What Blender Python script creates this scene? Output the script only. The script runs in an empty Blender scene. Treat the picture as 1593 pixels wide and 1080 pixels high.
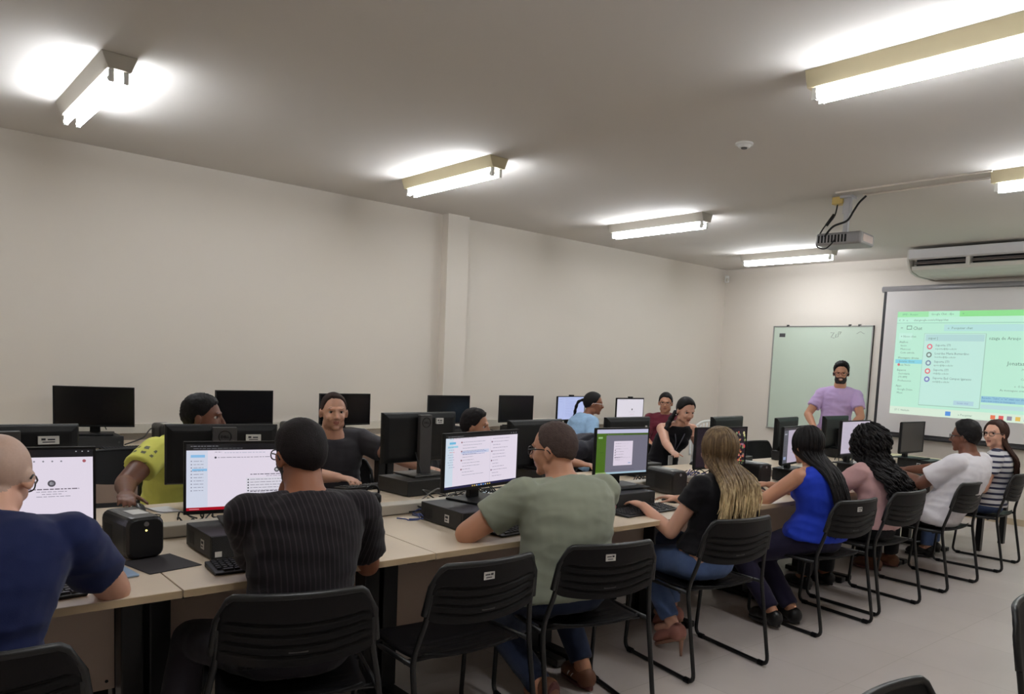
import bpy, bmesh, math, random
from mathutils import Vector, Matrix, noise

random.seed(7)
PI = math.pi
SC = bpy.context.scene
COL = SC.collection

# ------------------------------------------------------------------ camera
# room frame: +X to the right along the far wall, +Y along the long left wall, Z up
cd = bpy.data.cameras.new('camera')
cam = bpy.data.objects.new('camera', cd)
COL.objects.link(cam)
R0 = Vector((0.673054925, 0.737996292, 0.048564805))
R1 = Vector((0.100397187, -0.026111290, -0.994604748))
R2 = Vector((-0.732746527, 0.674299404, -0.091667084))
mw = Matrix((R0, -R1, -R2)).transposed().to_4x4()
mw.translation = (0, 0, 1.5)
cam.matrix_world = mw
cd.sensor_width = 36
cd.lens = 1216.835 * 36 / 1593
cd.shift_x = (796.5 - 889.05) / 1593
cd.shift_y = (682.56 - 540) / 1593
cd.clip_start = 0.05
SC.camera = cam

# ------------------------------------------------------------------ world, exposure
w = bpy.data.worlds.new('world')
SC.world = w
w.use_nodes = True
w.node_tree.nodes['Background'].inputs[0].default_value = (0.8, 0.85, 0.9, 1)
w.node_tree.nodes['Background'].inputs[1].default_value = 0.05
SC.view_settings.view_transform = 'Standard'
SC.view_settings.look = 'None'
SC.view_settings.exposure = 0.0
SC.view_settings.gamma = 1.0
SC.view_settings.use_curve_mapping = False
TUBE = 64.0          # radiance of the fluorescent tubes
SCREEN = 0.80        # radiance of the lit monitor pixels

# ------------------------------------------------------------------ materials
def lin(c):
    out = []
    for v in c:
        v = v / 255.0
        out.append(v / 12.92 if v <= 0.04045 else ((v + 0.055) / 1.055) ** 2.4)
    return (*out, 1.0)

MATS = {}
def mat(name, rgb, rough=0.5, metal=0.0, var=0.06, scale=25.0, bump=0.0, bscale=None, spec=0.5,
        stripe=None, sheen=0.0, sss=0.0, coat=0.0):
    """procedural principled material: noise driven colour variation, optional bump and stripes"""
    if name in MATS:
        return MATS[name]
    m = bpy.data.materials.new(name)
    m.use_nodes = True
    nt = m.node_tree
    b = nt.nodes['Principled BSDF']
    c = lin(rgb)
    tc = nt.nodes.new('ShaderNodeTexCoord')
    nz = nt.nodes.new('ShaderNodeTexNoise')
    nz.inputs['Scale'].default_value = scale
    nz.inputs['Detail'].default_value = 3
    nt.links.new(tc.outputs['Object'], nz.inputs['Vector'])
    mx = nt.nodes.new('ShaderNodeMixRGB')
    mx.inputs[1].default_value = tuple(max(0, v * (1 - var)) for v in c[:3]) + (1,)
    mx.inputs[2].default_value = tuple(min(1, v * (1 + var)) for v in c[:3]) + (1,)
    nt.links.new(nz.outputs['Fac'], mx.inputs[0])
    col = mx.outputs[0]
    if stripe:
        axis, freq, rgb2, lo, hi = stripe
        sx = nt.nodes.new('ShaderNodeSeparateXYZ')
        nt.links.new(tc.outputs['Object'], sx.inputs[0])
        mu = nt.nodes.new('ShaderNodeMath'); mu.operation = 'MULTIPLY'
        mu.inputs[1].default_value = freq
        nt.links.new(sx.outputs[axis], mu.inputs[0])
        fr = nt.nodes.new('ShaderNodeMath'); fr.operation = 'FRACT'
        nt.links.new(mu.outputs[0], fr.inputs[0])
        rp = nt.nodes.new('ShaderNodeValToRGB')
        rp.color_ramp.elements[0].position = lo
        rp.color_ramp.elements[0].color = (0, 0, 0, 1)
        rp.color_ramp.elements[1].position = hi
        rp.color_ramp.elements[1].color = (1, 1, 1, 1)
        nt.links.new(fr.outputs[0], rp.inputs[0])
        m2 = nt.nodes.new('ShaderNodeMixRGB')
        nt.links.new(rp.outputs[0], m2.inputs[0])
        nt.links.new(col, m2.inputs[1])
        m2.inputs[2].default_value = lin(rgb2)
        col = m2.outputs[0]
    nt.links.new(col, b.inputs['Base Color'])
    b.inputs['Roughness'].default_value = rough
    b.inputs['Metallic'].default_value = metal
    b.inputs['Specular IOR Level'].default_value = spec
    if sheen:
        b.inputs['Sheen Weight'].default_value = sheen
    if coat:
        b.inputs['Coat Weight'].default_value = coat
    if sss:
        b.inputs['Subsurface Weight'].default_value = sss
        b.inputs['Subsurface Radius'].default_value = (0.01, 0.004, 0.002)
    if bump:
        n2 = nt.nodes.new('ShaderNodeTexNoise')
        n2.inputs['Scale'].default_value = bscale or scale * 4
        n2.inputs['Detail'].default_value = 4
        nt.links.new(tc.outputs['Object'], n2.inputs['Vector'])
        bp = nt.nodes.new('ShaderNodeBump')
        bp.inputs['Strength'].default_value = bump
        bp.inputs['Distance'].default_value = 0.01
        nt.links.new(n2.outputs['Fac'], bp.inputs['Height'])
        nt.links.new(bp.outputs[0], b.inputs['Normal'])
    MATS[name] = m
    return m

def emis(name, rgb, strength=1.0, rough=0.25, base=(20, 20, 22)):
    """a lit display pixel or lamp: emission over a dark glossy base, faintly varied"""
    if name in MATS:
        return MATS[name]
    m = bpy.data.materials.new(name)
    m.use_nodes = True
    nt = m.node_tree
    b = nt.nodes['Principled BSDF']
    b.inputs['Base Color'].default_value = lin(base)
    b.inputs['Roughness'].default_value = rough
    tc = nt.nodes.new('ShaderNodeTexCoord')
    nz = nt.nodes.new('ShaderNodeTexNoise'); nz.inputs['Scale'].default_value = 3
    nt.links.new(tc.outputs['Object'], nz.inputs['Vector'])
    mx = nt.nodes.new('ShaderNodeMixRGB')
    c = lin(rgb)
    mx.inputs[1].default_value = tuple(v * 0.97 for v in c[:3]) + (1,)
    mx.inputs[2].default_value = c
    nt.links.new(nz.outputs['Fac'], mx.inputs[0])
    nt.links.new(mx.outputs[0], b.inputs['Emission Color'])
    b.inputs['Emission Strength'].default_value = strength
    MATS[name] = m
    return m

# ------------------------------------------------------------------ mesh builder
class MB:
    def __init__(s, M=None):
        s.v = []; s.f = []; s.m = []; s.mats = []; s.M = M or Matrix.Identity(4); s.cur = 0
    def use(s, material):
        if material not in s.mats:
            s.mats.append(material)
        s.cur = s.mats.index(material)
        return s
    def add(s, vs, fs):
        o = len(s.v)
        s.v += [s.M @ Vector(v) for v in vs]
        s.f += [[i + o for i in f] for f in fs]
        s.m += [s.cur] * len(fs)
    def box(s, x0, x1, y0, y1, z0, z1, M=None):
        vs = [Vector(p) for p in ((x0,y0,z0),(x1,y0,z0),(x1,y1,z0),(x0,y1,z0),(x0,y0,z1),(x1,y0,z1),(x1,y1,z1),(x0,y1,z1))]
        if M: vs = [M @ v for v in vs]
        s.add(vs, [(0,3,2,1),(4,5,6,7),(0,1,5,4),(1,2,6,5),(2,3,7,6),(3,0,4,7)])
    def rings(s, rings, cap=True, closed=False):
        """loft through rings of equal length"""
        n = len(rings[0]); vs = [p for r in rings for p in r]; fs = []
        R = len(rings)
        for i in range(R if closed else R - 1):
            a = i * n; b = ((i + 1) % R) * n
            for j in range(n):
                k = (j + 1) % n
                fs.append((a + j, a + k, b + k, b + j))
        if cap and not closed:
            fs.append(tuple(range(n))[::-1]); fs.append(tuple((R - 1) * n + j for j in range(n)))
        s.add(vs, fs)
    def cone(s, p0, p1, r0, r1, seg=14, round0=False, round1=False):
        p0 = Vector(p0); p1 = Vector(p1); d = (p1 - p0)
        if d.length < 1e-6: return
        d.normalize()
        u = d.orthogonal().normalized(); w_ = d.cross(u)
        prof = []
        if round0: prof += [(p0 - d * r0 * math.cos(t), max(r0 * math.sin(t), 1e-4)) for t in (0.15, 0.6, 1.05)]
        prof.append((p0, r0)); prof.append((p1, r1))
        if round1: prof += [(p1 + d * r1 * math.cos(t), max(r1 * math.sin(t), 1e-4)) for t in (1.05, 0.6, 0.15)]
        s.rings([[c + (u * math.cos(2*PI*k/seg) + w_ * math.sin(2*PI*k/seg)) * r for k in range(seg)] for c, r in prof])
    def tube(s, pts, r, seg=8, rr=None, closed=False):
        pts = [Vector(p) for p in pts]; n = len(pts)
        ringl = []; u = None
        for i, p in enumerate(pts):
            if closed: t = pts[(i+1) % n] - pts[i-1]
            else: t = pts[min(i+1, n-1)] - pts[max(i-1, 0)]
            if t.length < 1e-9: t = Vector((0,0,1))
            t.normalize()
            if u is None: u = t.orthogonal().normalized()
            u = (u - t * u.dot(t))
            if u.length < 1e-6: u = t.orthogonal()
            u.normalize(); w_ = t.cross(u)
            q = rr[i] if rr else r
            ringl.append([p + (u * math.cos(2*PI*k/seg) + w_ * math.sin(2*PI*k/seg)) * q for k in range(seg)])
        s.rings(ringl, closed=closed)
    def ell(s, c, r, R=None, nu=18, nv=10):
        c = Vector(c); rings = []
        for i in range(nv + 1):
            e = -PI/2 + PI * (i + 0.001) / (nv + 0.002)
            ring = []
            for k in range(nu):
                a = 2 * PI * k / nu
                p = Vector((r[0]*math.cos(e)*math.cos(a), r[1]*math.cos(e)*math.sin(a), r[2]*math.sin(e)))
                if R: p = R @ p
                ring.append(c + p)
            rings.append(ring)
        s.rings(rings)
    def build(s, name, material=None, parent=None, smooth=False, bevel=0.0, seg=2):
        me = bpy.data.meshes.new(name)
        me.from_pydata([tuple(v) for v in s.v], [], s.f)
        for m_ in (s.mats or [material]): me.materials.append(m_)
        if s.mats:
            me.polygons.foreach_set('material_index', s.m)
        bm = bmesh.new(); bm.from_mesh(me); bmesh.ops.recalc_face_normals(bm, faces=bm.faces); bm.to_mesh(me); bm.free()
        o = bpy.data.objects.new(name, me); COL.objects.link(o)
        if parent: o.parent = parent
        if smooth:
            me.polygons.foreach_set('use_smooth', [True] * len(me.polygons))
        if bevel:
            b = o.modifiers.new('bevel', 'BEVEL'); b.width = bevel; b.segments = seg; b.limit_method = 'ANGLE'
            b.harden_normals = False
        return o

def smooth_pts(pts, n=8):
    """Catmull-Rom through points"""
    P = [Vector(p) for p in pts]; P = [P[0]] + P + [P[-1]]; out = []
    for i in range(1, len(P) - 2):
        for k in range(n):
            t = k / n; a, b, c, d = P[i-1], P[i], P[i+1], P[i+2]
            out.append(0.5 * ((2*b) + (c-a)*t + (2*a-5*b+4*c-d)*t*t + (3*b-a-3*c+d)*t*t*t))
    out.append(P[-2]); return out

def filleted(pts, r, n=5):
    """polyline with rounded corners"""
    P = [Vector(p) for p in pts]; out = [P[0]]
    for i in range(1, len(P) - 1):
        a = (P[i-1] - P[i]); b = (P[i+1] - P[i]); rr = min(r, a.length*0.49, b.length*0.49)
        A = P[i] + a.normalized()*rr; B = P[i] + b.normalized()*rr
        for k in range(n + 1):
            t = k / n; out.append(A*(1-t)**2 + P[i]*2*t*(1-t) + B*t*t)
    out.append(P[-1]); return out

def thing(name, label, cat, loc=(0,0,0), rz=0.0, group=None):
    o = bpy.data.objects.new(name, None); COL.objects.link(o)
    o.empty_display_size = 0.1
    o.location = loc; o.rotation_euler = (0, 0, rz)
    o['label'] = label; o['category'] = cat
    if group: o['group'] = group
    return o
def tag(o, label, cat, group=None):
    o['label'] = label; o['category'] = cat
    if group: o['group'] = group
    return o
def struct(o):
    o['kind'] = 'structure'; return o
def dup(root, loc, rz, label, group=None, skip=()):
    r = root.copy(); COL.objects.link(r); r.location = loc; r.rotation_euler = (0, 0, rz)
    r['label'] = label
    if group: r['group'] = group
    for ch in list(root.children):
        if ch.name.split('.')[0] in skip: continue
        c = ch.copy(); COL.objects.link(c); c.parent = r
        for g in ch.children:
            d = g.copy(); COL.objects.link(d); d.parent = c
    return r

def text_mesh(body, size, align='LEFT', bold=0.0):
    cu = bpy.data.curves.new('t', 'FONT'); cu.body = body; cu.size = size; cu.align_x = align
    cu.resolution_u = 1
    if bold: cu.offset = bold
    o = bpy.data.objects.new('t', cu); COL.objects.link(o)
    dg = bpy.context.evaluated_depsgraph_get()
    me = bpy.data.meshes.new_from_object(o.evaluated_get(dg))
    vs = [v.co.copy() for v in me.vertices]; fs = [tuple(p.vertices) for p in me.polygons]
    bpy.data.objects.remove(o); bpy.data.curves.remove(cu); bpy.data.meshes.remove(me)
    return vs, fs

# ------------------------------------------------------------------ palette
M_WALL = mat('wall_paint', (222, 214, 203), 0.85, var=0.025, scale=0.9, bump=0.04, bscale=60, spec=0.2)
M_CEIL = mat('ceiling_paint', (212, 207, 201), 0.9, var=0.03, scale=0.8, bump=0.05, bscale=40, spec=0.2)
M_TRIM = mat('trunking_plastic', (205, 200, 188), 0.5, var=0.03)
M_DESK = mat('desk_laminate', (220, 202, 178), 0.42, var=0.03, scale=14, bump=0.02)
M_DESKEDGE = mat('desk_edge_band', (196, 172, 138), 0.45, var=0.04, scale=30)
M_PANEL = mat('desk_modesty_panel', (200, 178, 162), 0.55, var=0.03, scale=12)
M_BLKMET = mat('black_powder_steel', (13, 13, 14), 0.42, var=0.1, scale=60, bump=0.03)
M_BLKPL = mat('chair_black_plastic', (11, 9, 11), 0.5, var=0.12, scale=80, bump=0.05, bscale=300, spec=.22)
M_MON = mat('monitor_black_plastic', (13, 13, 14), 0.5, var=0.08, scale=50, spec=.3)
M_MONOFF = mat('monitor_dark_glass', (9, 9, 12), 0.18, var=0.05, scale=4)
M_GREY = mat('stand_grey_plastic', (60, 58, 58), 0.42, var=0.05)
M_SILV = mat('silver_metal', (165, 165, 168), 0.32, metal=0.8, var=0.04)
M_PC = mat('computer_black_steel', (18, 17, 18), 0.5, var=0.1, scale=60)
M_PCF = mat('computer_front_mesh', (16, 16, 17), 0.55, var=0.3, scale=220, bump=0.5, bscale=420)
M_STICK = mat('white_sticker', (205, 203, 198), 0.6, var=0.03)
M_INK = mat('dark_ink', (40, 40, 46), 0.6)
M_KEY = mat('keyboard_keys', (26, 26, 28), 0.5, var=0.1)
M_KEYB = mat('keyboard_body', (15, 15, 16), 0.5, var=0.1)
M_CAB = mat('black_cable', (14, 14, 15), 0.5, var=0.1)
M_BLUECAB = mat('blue_cable', (40, 62, 128), 0.5, var=0.1)
M_GREYCAB = mat('grey_cable', (118, 116, 116), 0.5, var=0.1)
M_WHITEPL = mat('white_plastic', (226, 226, 222), 0.45, var=0.02)
M_FIXT = mat('fixture_enamel', (196, 184, 150), 0.55, var=0.04, scale=6)
M_FIXT2 = mat('fixture_enamel_white', (184, 178, 166), 0.55, var=0.04, scale=6)
M_TUBE = emis('fluorescent_tube', (243, 248, 255), TUBE, base=(230, 230, 230))
M_ALU = mat('board_aluminium', (160, 160, 156), 0.4, metal=0.6)
M_BOARD = mat('whiteboard_enamel', (196, 210, 194), 0.3, var=0.025, scale=2.2)

def floor_mat():
    m = bpy.data.materials.new('vinyl_tile_floor'); m.use_nodes = True
    nt = m.node_tree; b = nt.nodes['Principled BSDF']
    tc = nt.nodes.new('ShaderNodeTexCoord')
    br = nt.nodes.new('ShaderNodeTexBrick')
    br.offset = 0; br.inputs['Scale'].default_value = 1.0
    br.inputs['Brick Width'].default_value = 0.6; br.inputs['Row Height'].default_value = 0.6
    br.inputs['Mortar Size'].default_value = 0.0022
    br.inputs['Color1'].default_value = lin((205, 196, 190)); br.inputs['Color2'].default_value = lin((198, 189, 184))
    br.inputs['Mortar'].default_value = lin((182, 173, 166))
    nz = nt.nodes.new('ShaderNodeTexNoise'); nz.inputs['Scale'].default_value = 1.3; nz.inputs['Detail'].default_value = 7
    mx = nt.nodes.new('ShaderNodeMixRGB'); mx.blend_type = 'MULTIPLY'; mx.inputs[0].default_value = 0.35
    rp = nt.nodes.new('ShaderNodeValToRGB')
    rp.color_ramp.elements[0].position = 0.35; rp.color_ramp.elements[0].color = (0.72, 0.70, 0.69, 1)
    rp.color_ramp.elements[1].position = 0.65; rp.color_ramp.elements[1].color = (1, 1, 1, 1)
    nt.links.new(tc.outputs['Object'], br.inputs['Vector']); nt.links.new(tc.outputs['Object'], nz.inputs['Vector'])
    nt.links.new(nz.outputs['Fac'], rp.inputs[0])
    nt.links.new(br.outputs['Color'], mx.inputs[1]); nt.links.new(rp.outputs[0], mx.inputs[2])
    nt.links.new(mx.outputs[0], b.inputs['Base Color'])
    b.inputs['Roughness'].default_value = 0.38; b.inputs['Specular IOR Level'].default_value = 0.4
    return m

# ------------------------------------------------------------------ room shell
XL, XR, YN, YF, ZC = -7.05, 1.0, -1.3, 9.38, 3.0
def shell(name, x0, x1, y0, y1, z0, z1, m):
    b = MB(); b.box(x0, x1, y0, y1, z0, z1); return struct(b.build(name, m))
shell('floor', XL-.1, XR+.1, YN-.1, YF+.1, -0.1, 0, floor_mat())
shell('ceiling', XL-.1, XR+.1, YN-.1, YF+.1, ZC, ZC+.1, M_CEIL)
shell('wall_left', XL-.1, XL, YN-.1, YF+.1, 0, ZC, M_WALL)
shell('wall_far', XL, XR+.1, YF, YF+.1, 0, ZC, M_WALL)
shell('wall_right', XR, XR+.1, YN-.1, YF, 0, ZC, M_WALL)
shell('wall_near', XL, XR, YN-.1, YN, 0, ZC, M_WALL)
shell('wall_pillar', XL, XL+.11, 4.53, 4.79, 0, ZC, M_WALL)
shell('baseboard_far', -6.9, XR, YF-.014, YF, 0, 0.07, mat('baseboard_beige', (190, 172, 146), 0.5))
b = MB(); b.box(XL, XL+.045, YN, 4.53, 0.79, 0.87); b.box(XL, XL+.045, 4.79, 7.9, 0.79, 0.87)
struct(b.build('trim_1', M_TRIM, bevel=0.004))
b = MB()
b.box(-3.25, -2.2, 6.06, 6.075, ZC-.012, ZC); b.box(-3.38, -2.2, 5.86, 5.875, ZC-.012, ZC)
b.box(-0.95, XR, 5.93, 5.945, ZC-.012, ZC)
struct(b.build('trim_2', M_WALL))

# ------------------------------------------------------------------ ceiling lights
def light(x0, x1, y, label, enamel):
    L = x1 - x0
    t = thing('ceiling_light', label, 'light', ((x0+x1)/2, y, ZC), 0, 'fluorescent ceiling fixtures')
    b = MB(); h = L/2
    # trapezoid housing, wide at the ceiling
    sec = [(-0.085, 0), (0.085, 0), (0.055, -0.080), (-0.055, -0.080)]
    b.rings([[Vector((s*h, a, c)) for a, c in sec] for s in (-1, 1)])
    b.build('housing', enamel, t, bevel=0.003)
    for sy in (-1, 1):
        b = MB(); b.cone((-h+.045, sy*.034, -.120), (h-.045, sy*.034, -.120), .0145, .0145, 14)
        b.build('fluorescent_tube', M_TUBE, t, smooth=False)
    for sx in (-1, 1):
        for sy in (-1, 1):
            b = MB(); x = sx*(h-.034)
            b.box(x-.011, x+.011, sy*.034-.011, sy*.034+.011, -.138, -.078)
            b.cone((x-.014*sx-.004, sy*.034, -.120), (x-.014*sx+.004, sy*.034, -.120), .0165, .0165, 12)
            b.build('lamp_holder', M_WHITEPL, t)
    return t
names = ['over the near end of the left wall desks', 'midway along the left side, before the wall pillar',
         'third from the camera on the left side', 'nearest the far wall on the left side']
for k, y in enumerate((1.06, 3.52, 5.97, 8.32)):
    light(-6.0, -4.75, y, 'lit twin tube ceiling fixture ' + names[k], M_FIXT if k in (1,) else M_FIXT2)
names = ['behind the camera on the right side', 'large at the upper right corner of the picture',
         'beside the projector, cut off by the right edge', 'on the right side by the far wall']
for k, y in enumerate((1.06, 3.56, 5.97, 8.32)):
    light(-2.22, -0.97, y, 'lit twin tube ceiling fixture ' + names[k], M_FIXT)

# smoke detector, corner sensor
b = MB(); b.cone((-3.164, 4.311, ZC), (-3.164, 4.311, ZC-.012), .055, .052, 24); b.cone((-3.164, 4.311, ZC-.012), (-3.164, 4.311, ZC-.03), .04, .028, 24)
t = thing('smoke_detector', 'small round smoke detector on the bare ceiling between the light rows', 'smoke detector', (-3.164, 4.311, ZC))
b = MB(); b.rings([[Vector((math.cos(2*PI*k/24)*r, math.sin(2*PI*k/24)*r, z)) for k in range(24)] for r, z in ((.058,0),(.058,-.01),(.045,-.014),(.034,-.03),(.028,-.03))])
b.build('housing', M_WHITEPL, t)
b = MB(); b.cone((0,0,-.029),(0,0,-.036),.022,.018,16); b.build('sensing_grille', M_GREY, t)
t = thing('motion_sensor', 'small white sensor dome high in the far left corner', 'sensor', (-6.98, 9.31, 2.86))
b = MB(); b.box(-.03,.03,-.03,.03,-.05,.05, Matrix.Rotation(-PI/4,4,'Z')); b.build('housing', M_WHITEPL, t, bevel=.012)
b = MB(); b.ell((.022,-.022,-.012),(.02,.02,.028)); b.build('lens', M_TRIM, t, smooth=True)

# ------------------------------------------------------------------ projector and its wiring
t = thing('ceiling_projector', 'silver video projector hanging from the ceiling on a bracket', 'projector', (-3.37, 6.05, 2.64), math.radians(6))
b = MB(); b.box(-.19,.19,-.14,.14,-.05,.05); b.build('body', mat('projector_silver',(150,148,148),0.4,metal=.3), t, bevel=.02, seg=3)
b = MB()
for k in range(9): b.box(-.17+k*.028,-.155+k*.028,-.1425,-.139,-.03,.03)
b.build('vent_grille', M_MON, t)
b = MB(); b.box(.188,.193,-.1,.1,-.025,.03); b.build('side_panel', mat('projector_side',(214,196,186),0.5), t)
b = MB(); b.cone((.08,.135,0),(.08,.165,0),.034,.03,20); b.build('lens', M_MONOFF, t)
b = MB(); b.box(-.02,.02,-.015,.015,.05,.33); b.box(-.05,.05,-.05,.05,.34,.36); b.box(-.06,.06,-.06,.06,.05,.058); b.box(-.035,.035,-.012,.012,.22,.34)
b.build('ceiling_bracket', mat('galvanised',(190,190,192),0.35,metal=.7), t)
t2 = MB(); t2.box(-3.50,-3.40,6.02,6.10,ZC-.06,ZC)
tag(t2.build('junction_box', mat('yellowed_plastic',(214,186,110),0.5), bevel=.006), 'yellowed junction box on the ceiling above the projector', 'junction box')
b = MB(); b.tube(smooth_pts([(-3.46,6.05,2.95),(-3.47,6.04,2.86),(-3.50,6.02,2.80),(-3.53,5.99,2.76),(-3.56,5.95,2.66),(-3.53,5.9,2.585),(-3.44,5.88,2.56),(-3.38,5.895,2.62),(-3.38,5.905,2.65)],8), .006)
b.cone((-3.475,6.035,2.86),(-3.52,6.0,2.77),.014,.014,8)
tag(b.build('power_cable', M_CAB, smooth=True), 'black power cable looping from the yellowed box down to the projector', 'cable')
b = MB(); b.tube(smooth_pts([(-3.22,6.06,2.985),(-3.26,6.03,2.93),(-3.28,5.99,2.86),(-3.31,5.95,2.78),(-3.40,5.9,2.735),(-3.47,5.9,2.66)],8), .0085)
tag(b.build('video_cable', M_CAB, smooth=True), 'thick black video cable dropping from the ceiling conduit to the projector', 'cable')

# ------------------------------------------------------------------ air conditioner
t = thing('air_conditioner', 'long white ceiling air conditioner above the projection screen', 'air conditioner', (-3.15, 9.37, 2.97))
MA = mat('ac_plastic', (206, 202, 194), 0.5, var=.02)
def acx(name, sec, x0, x1, m, bev=.004):
    b = MB(); b.rings([[Vector((x, y, z)) for y, z in sec] for x in (x0, x1)]); return b.build(name, m, t, bevel=bev)
acx('casing', [(0,0),(-.70,0),(-.70,-.045),(-.66,-.10),(-.60,-.10),(-.58,-.19),(-.62,-.20),(-.60,-.232),(-.44,-.262),(0,-.262)], -.88, .95, MA)
acx('front_panel', [(-.70,0),(-.72,-.005),(-.715,-.10),(-.68,-.115),(-.66,-.10)], -.89, .96, mat('ac_panel',(212,210,212),0.45,var=.02))
acx('lower_lip', [(-.675,-.185),(-.66,-.178),(-.585,-.225),(-.60,-.245),(-.655,-.222)], -.87, .94, MA)
for k in range(3):
    x0 = -.84 + k*.6
    b = MB()
    b.box(x0, x0+.55, -.668, -.600, -.158, -.150, None); b.box(x0, x0+.55, -.662, -.600, -.140, -.134)
    b.build('louvre', mat('louvre_brown',(120,108,104),0.5), t)
    b = MB(); b.box(x0, x0+.55, -.612, -.602, -.188, -.104); b.build('vent_opening', M_MON, t)
for k in range(2):
    b = MB(); b.box(-.29+k*.6+.005, -.24+k*.6-.005, -.69, -.60, -.20, -.10); b.build('divider', MA, t)
for s, nm in ((-.90, 0), (.96, 1)):
    b = MB(); b.rings([[Vector((s+d, y, z)) for y, z in ((0,.0),(-.70,0),(-.715,-.10),(-.66,-.19),(-.60,-.24),(-.44,-.27),(0,-.27))] for d in (-.012, .012)])
    b.build('end_cap', MA, t, bevel=.004)

# ------------------------------------------------------------------ whiteboard
t = thing('whiteboard', 'pale green tinted whiteboard on the far wall behind the standing person', 'whiteboard', (-5.45, YF, 0.79))
b = MB(); b.box(-.72,.72,-.022,0,0,1.40); b.build('board', M_BOARD, t)
b = MB()
for x in (-.72, .705): b.box(x, x+.015, -.03, 0, 0, 1.40)
b.box(-.72,.72,-.03,0,1.385,1.40); b.box(-.72,.72,-.045,0,-.005,.012)
b.build('frame', M_ALU, t)
for x in (-.5, .40, .53):
    b = MB(); b.box(x-.012,x+.012,-.034,-.004,1.39,1.415); b.build('clip', M_GREY, t)
b = MB(); b.box(-.62,-.53,-.0245,-.022,1.25,1.30); b.build('stamp', mat('stamp_dark',(70,70,72),0.5), t)
b = MB()
MK = mat('marker_blue', (92,120,170), 0.5)
for pts in ([(0.14,1.31),(.19,1.31),(.15,1.25),(.2,1.24)],[(.22,1.29),(.21,1.25),(.25,1.26),(.25,1.31)],[(.25,1.32),(.29,1.32),(.27,1.29)]):
    b.tube([(x,-.0235,z) for x, z in pts], .0035, 5)
b.use(mat('marker_grey',(130,135,130),0.5)); b.mats.reverse() if False else None
ob = b.build('handwriting', MK, t)
b = MB(); b.tube([(x,-.0235,1.31+.012*math.sin(x*60)) for x in [.5+.012*k for k in range(10)]], .0025, 5)
b.build('scribble', mat('marker_grey',(130,135,130),0.5), t)

# ------------------------------------------------------------------ projection screen
M_SCREENCLOTH = mat('screen_cloth', (214, 210, 208), 0.8, var=.015, scale=3)
M_SCRBLK = mat('screen_border', (36, 34, 36), 0.6)
t = thing('projection_screen', 'pull down projection screen showing a greenish computer desktop', 'projection screen', (-3.37, YF-.09, 0))
b = MB(); b.box(-1.19, 1.19, -.004, 0, .86, 2.59); b.build('cloth', M_SCREENCLOTH, t)
b = MB(); b.box(-1.225,-1.19,-.005,.0005,.86,2.59); b.box(1.19,1.225,-.005,.0005,.86,2.59); b.box(-1.225,1.225,-.005,.0005,.865,.90)
b.build('border', M_SCRBLK, t)
b = MB(); b.cone((-1.23,0,.855),(1.23,0,.855),.018,.018,12); b.build('bottom_bar', M_SCRBLK, t, smooth=True)
b = MB(); b.cone((-1.26,.03,2.62),(1.26,.03,2.62),.036,.036,18); b.build('roller_case', mat('roller_grey',(150,148,150),0.4,metal=.2), t, smooth=True)
# projected image: trapezoid between measured corners (world y-plane), own mapping
PL = [(-1.035, 1.125), (-1.035, 2.345)]
def P_(u, v, d):   # u metres from the left, v metres down from the top
    return (-1.035 + u, -.0045 - d, 2.345 - v)
PS = 0.86
b = MB()
def prect(u0, v0, u1, v1, rgb, d=0.0004, nm=None):
    b.use(emis('proj_%d_%d_%d' % rgb, rgb, PS, rough=.8, base=(60, 62, 60)))
    b.add([P_(u0, v1, d), P_(u1, v1, d), P_(u1, v0, d), P_(u0, v0, d)], [(0, 1, 2, 3)])
def ptext(u, v, s, txt, rgb=(96, 128, 116), d=.0012):
    b.use(emis('proj_%d_%d_%d' % rgb, rgb, PS, rough=.8, base=(60, 62, 60)))
    vs, fs = text_mesh(txt, s)
    b.add([P_(u + q.x, v - q.y, d) for q in vs], fs)
def pdisc(u, v, r, rgb, d=.0008, r2=0):
    b.use(emis('proj_%d_%d_%d' % rgb, rgb, PS, rough=.8, base=(60, 62, 60)))
    n = 20
    b.add([P_(u + r*math.cos(2*PI*k/n), v + r*math.sin(2*PI*k/n), d) for k in range(n)], [tuple(range(n))[::-1]])
W_, H_ = 2.07, 1.22
GR = (196, 246, 222); TX = (110, 150, 134)
prect(0, 0, W_, H_, GR)
prect(0, 0, .37, .065, (166, 240, 178), .0006); prect(.37, 0, .72, .065, (190, 250, 214), .0007); prect(.72, 0, W_, .065, (148, 236, 150), .0006)
ptext(.06, .045, .034, 'IFPE - Acesso', (110,180,140)); ptext(.40, .045, .034, 'Google Chat - ifpe', TX); ptext(.75, .045, .034, '+', TX)
prect(0, .065, W_, .13, (200, 250, 226), .0006)
ptext(.02, .115, .04, '<  >  o', TX); ptext(.20, .112, .034, 'chat.google.com/u/0/app/chat', TX)
prect(0, .133, W_, .137, (130, 190, 170), .0007)
ptext(.05, .21, .05, '=', TX); ptext(.20, .215, .055, 'Chat', (90,120,112))
b.use(emis('proj_96_128_116', (96,128,116), PS, rough=.8, base=(60,62,60)))
for (a0,c0,a1,c1) in ((.125,.165,.185,.171),(.125,.205,.185,.211),(.125,.165,.131,.211),(.179,.165,.185,.211)):
    b.add([P_(a0,c1,.001),P_(a1,c1,.001),P_(a1,c0,.001),P_(a0,c0,.001)],[(0,1,2,3)])
prect(.56, .155, W_-.3, .23, (190, 236, 232), .0006); ptext(.60, .208, .04, 'o  Pesquisar chat', TX)
prect(.04, .255, .20, .33, (206, 250, 232), .0006); ptext(.06, .305, .036, '+ Novo chat', TX)
y = .37
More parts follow.
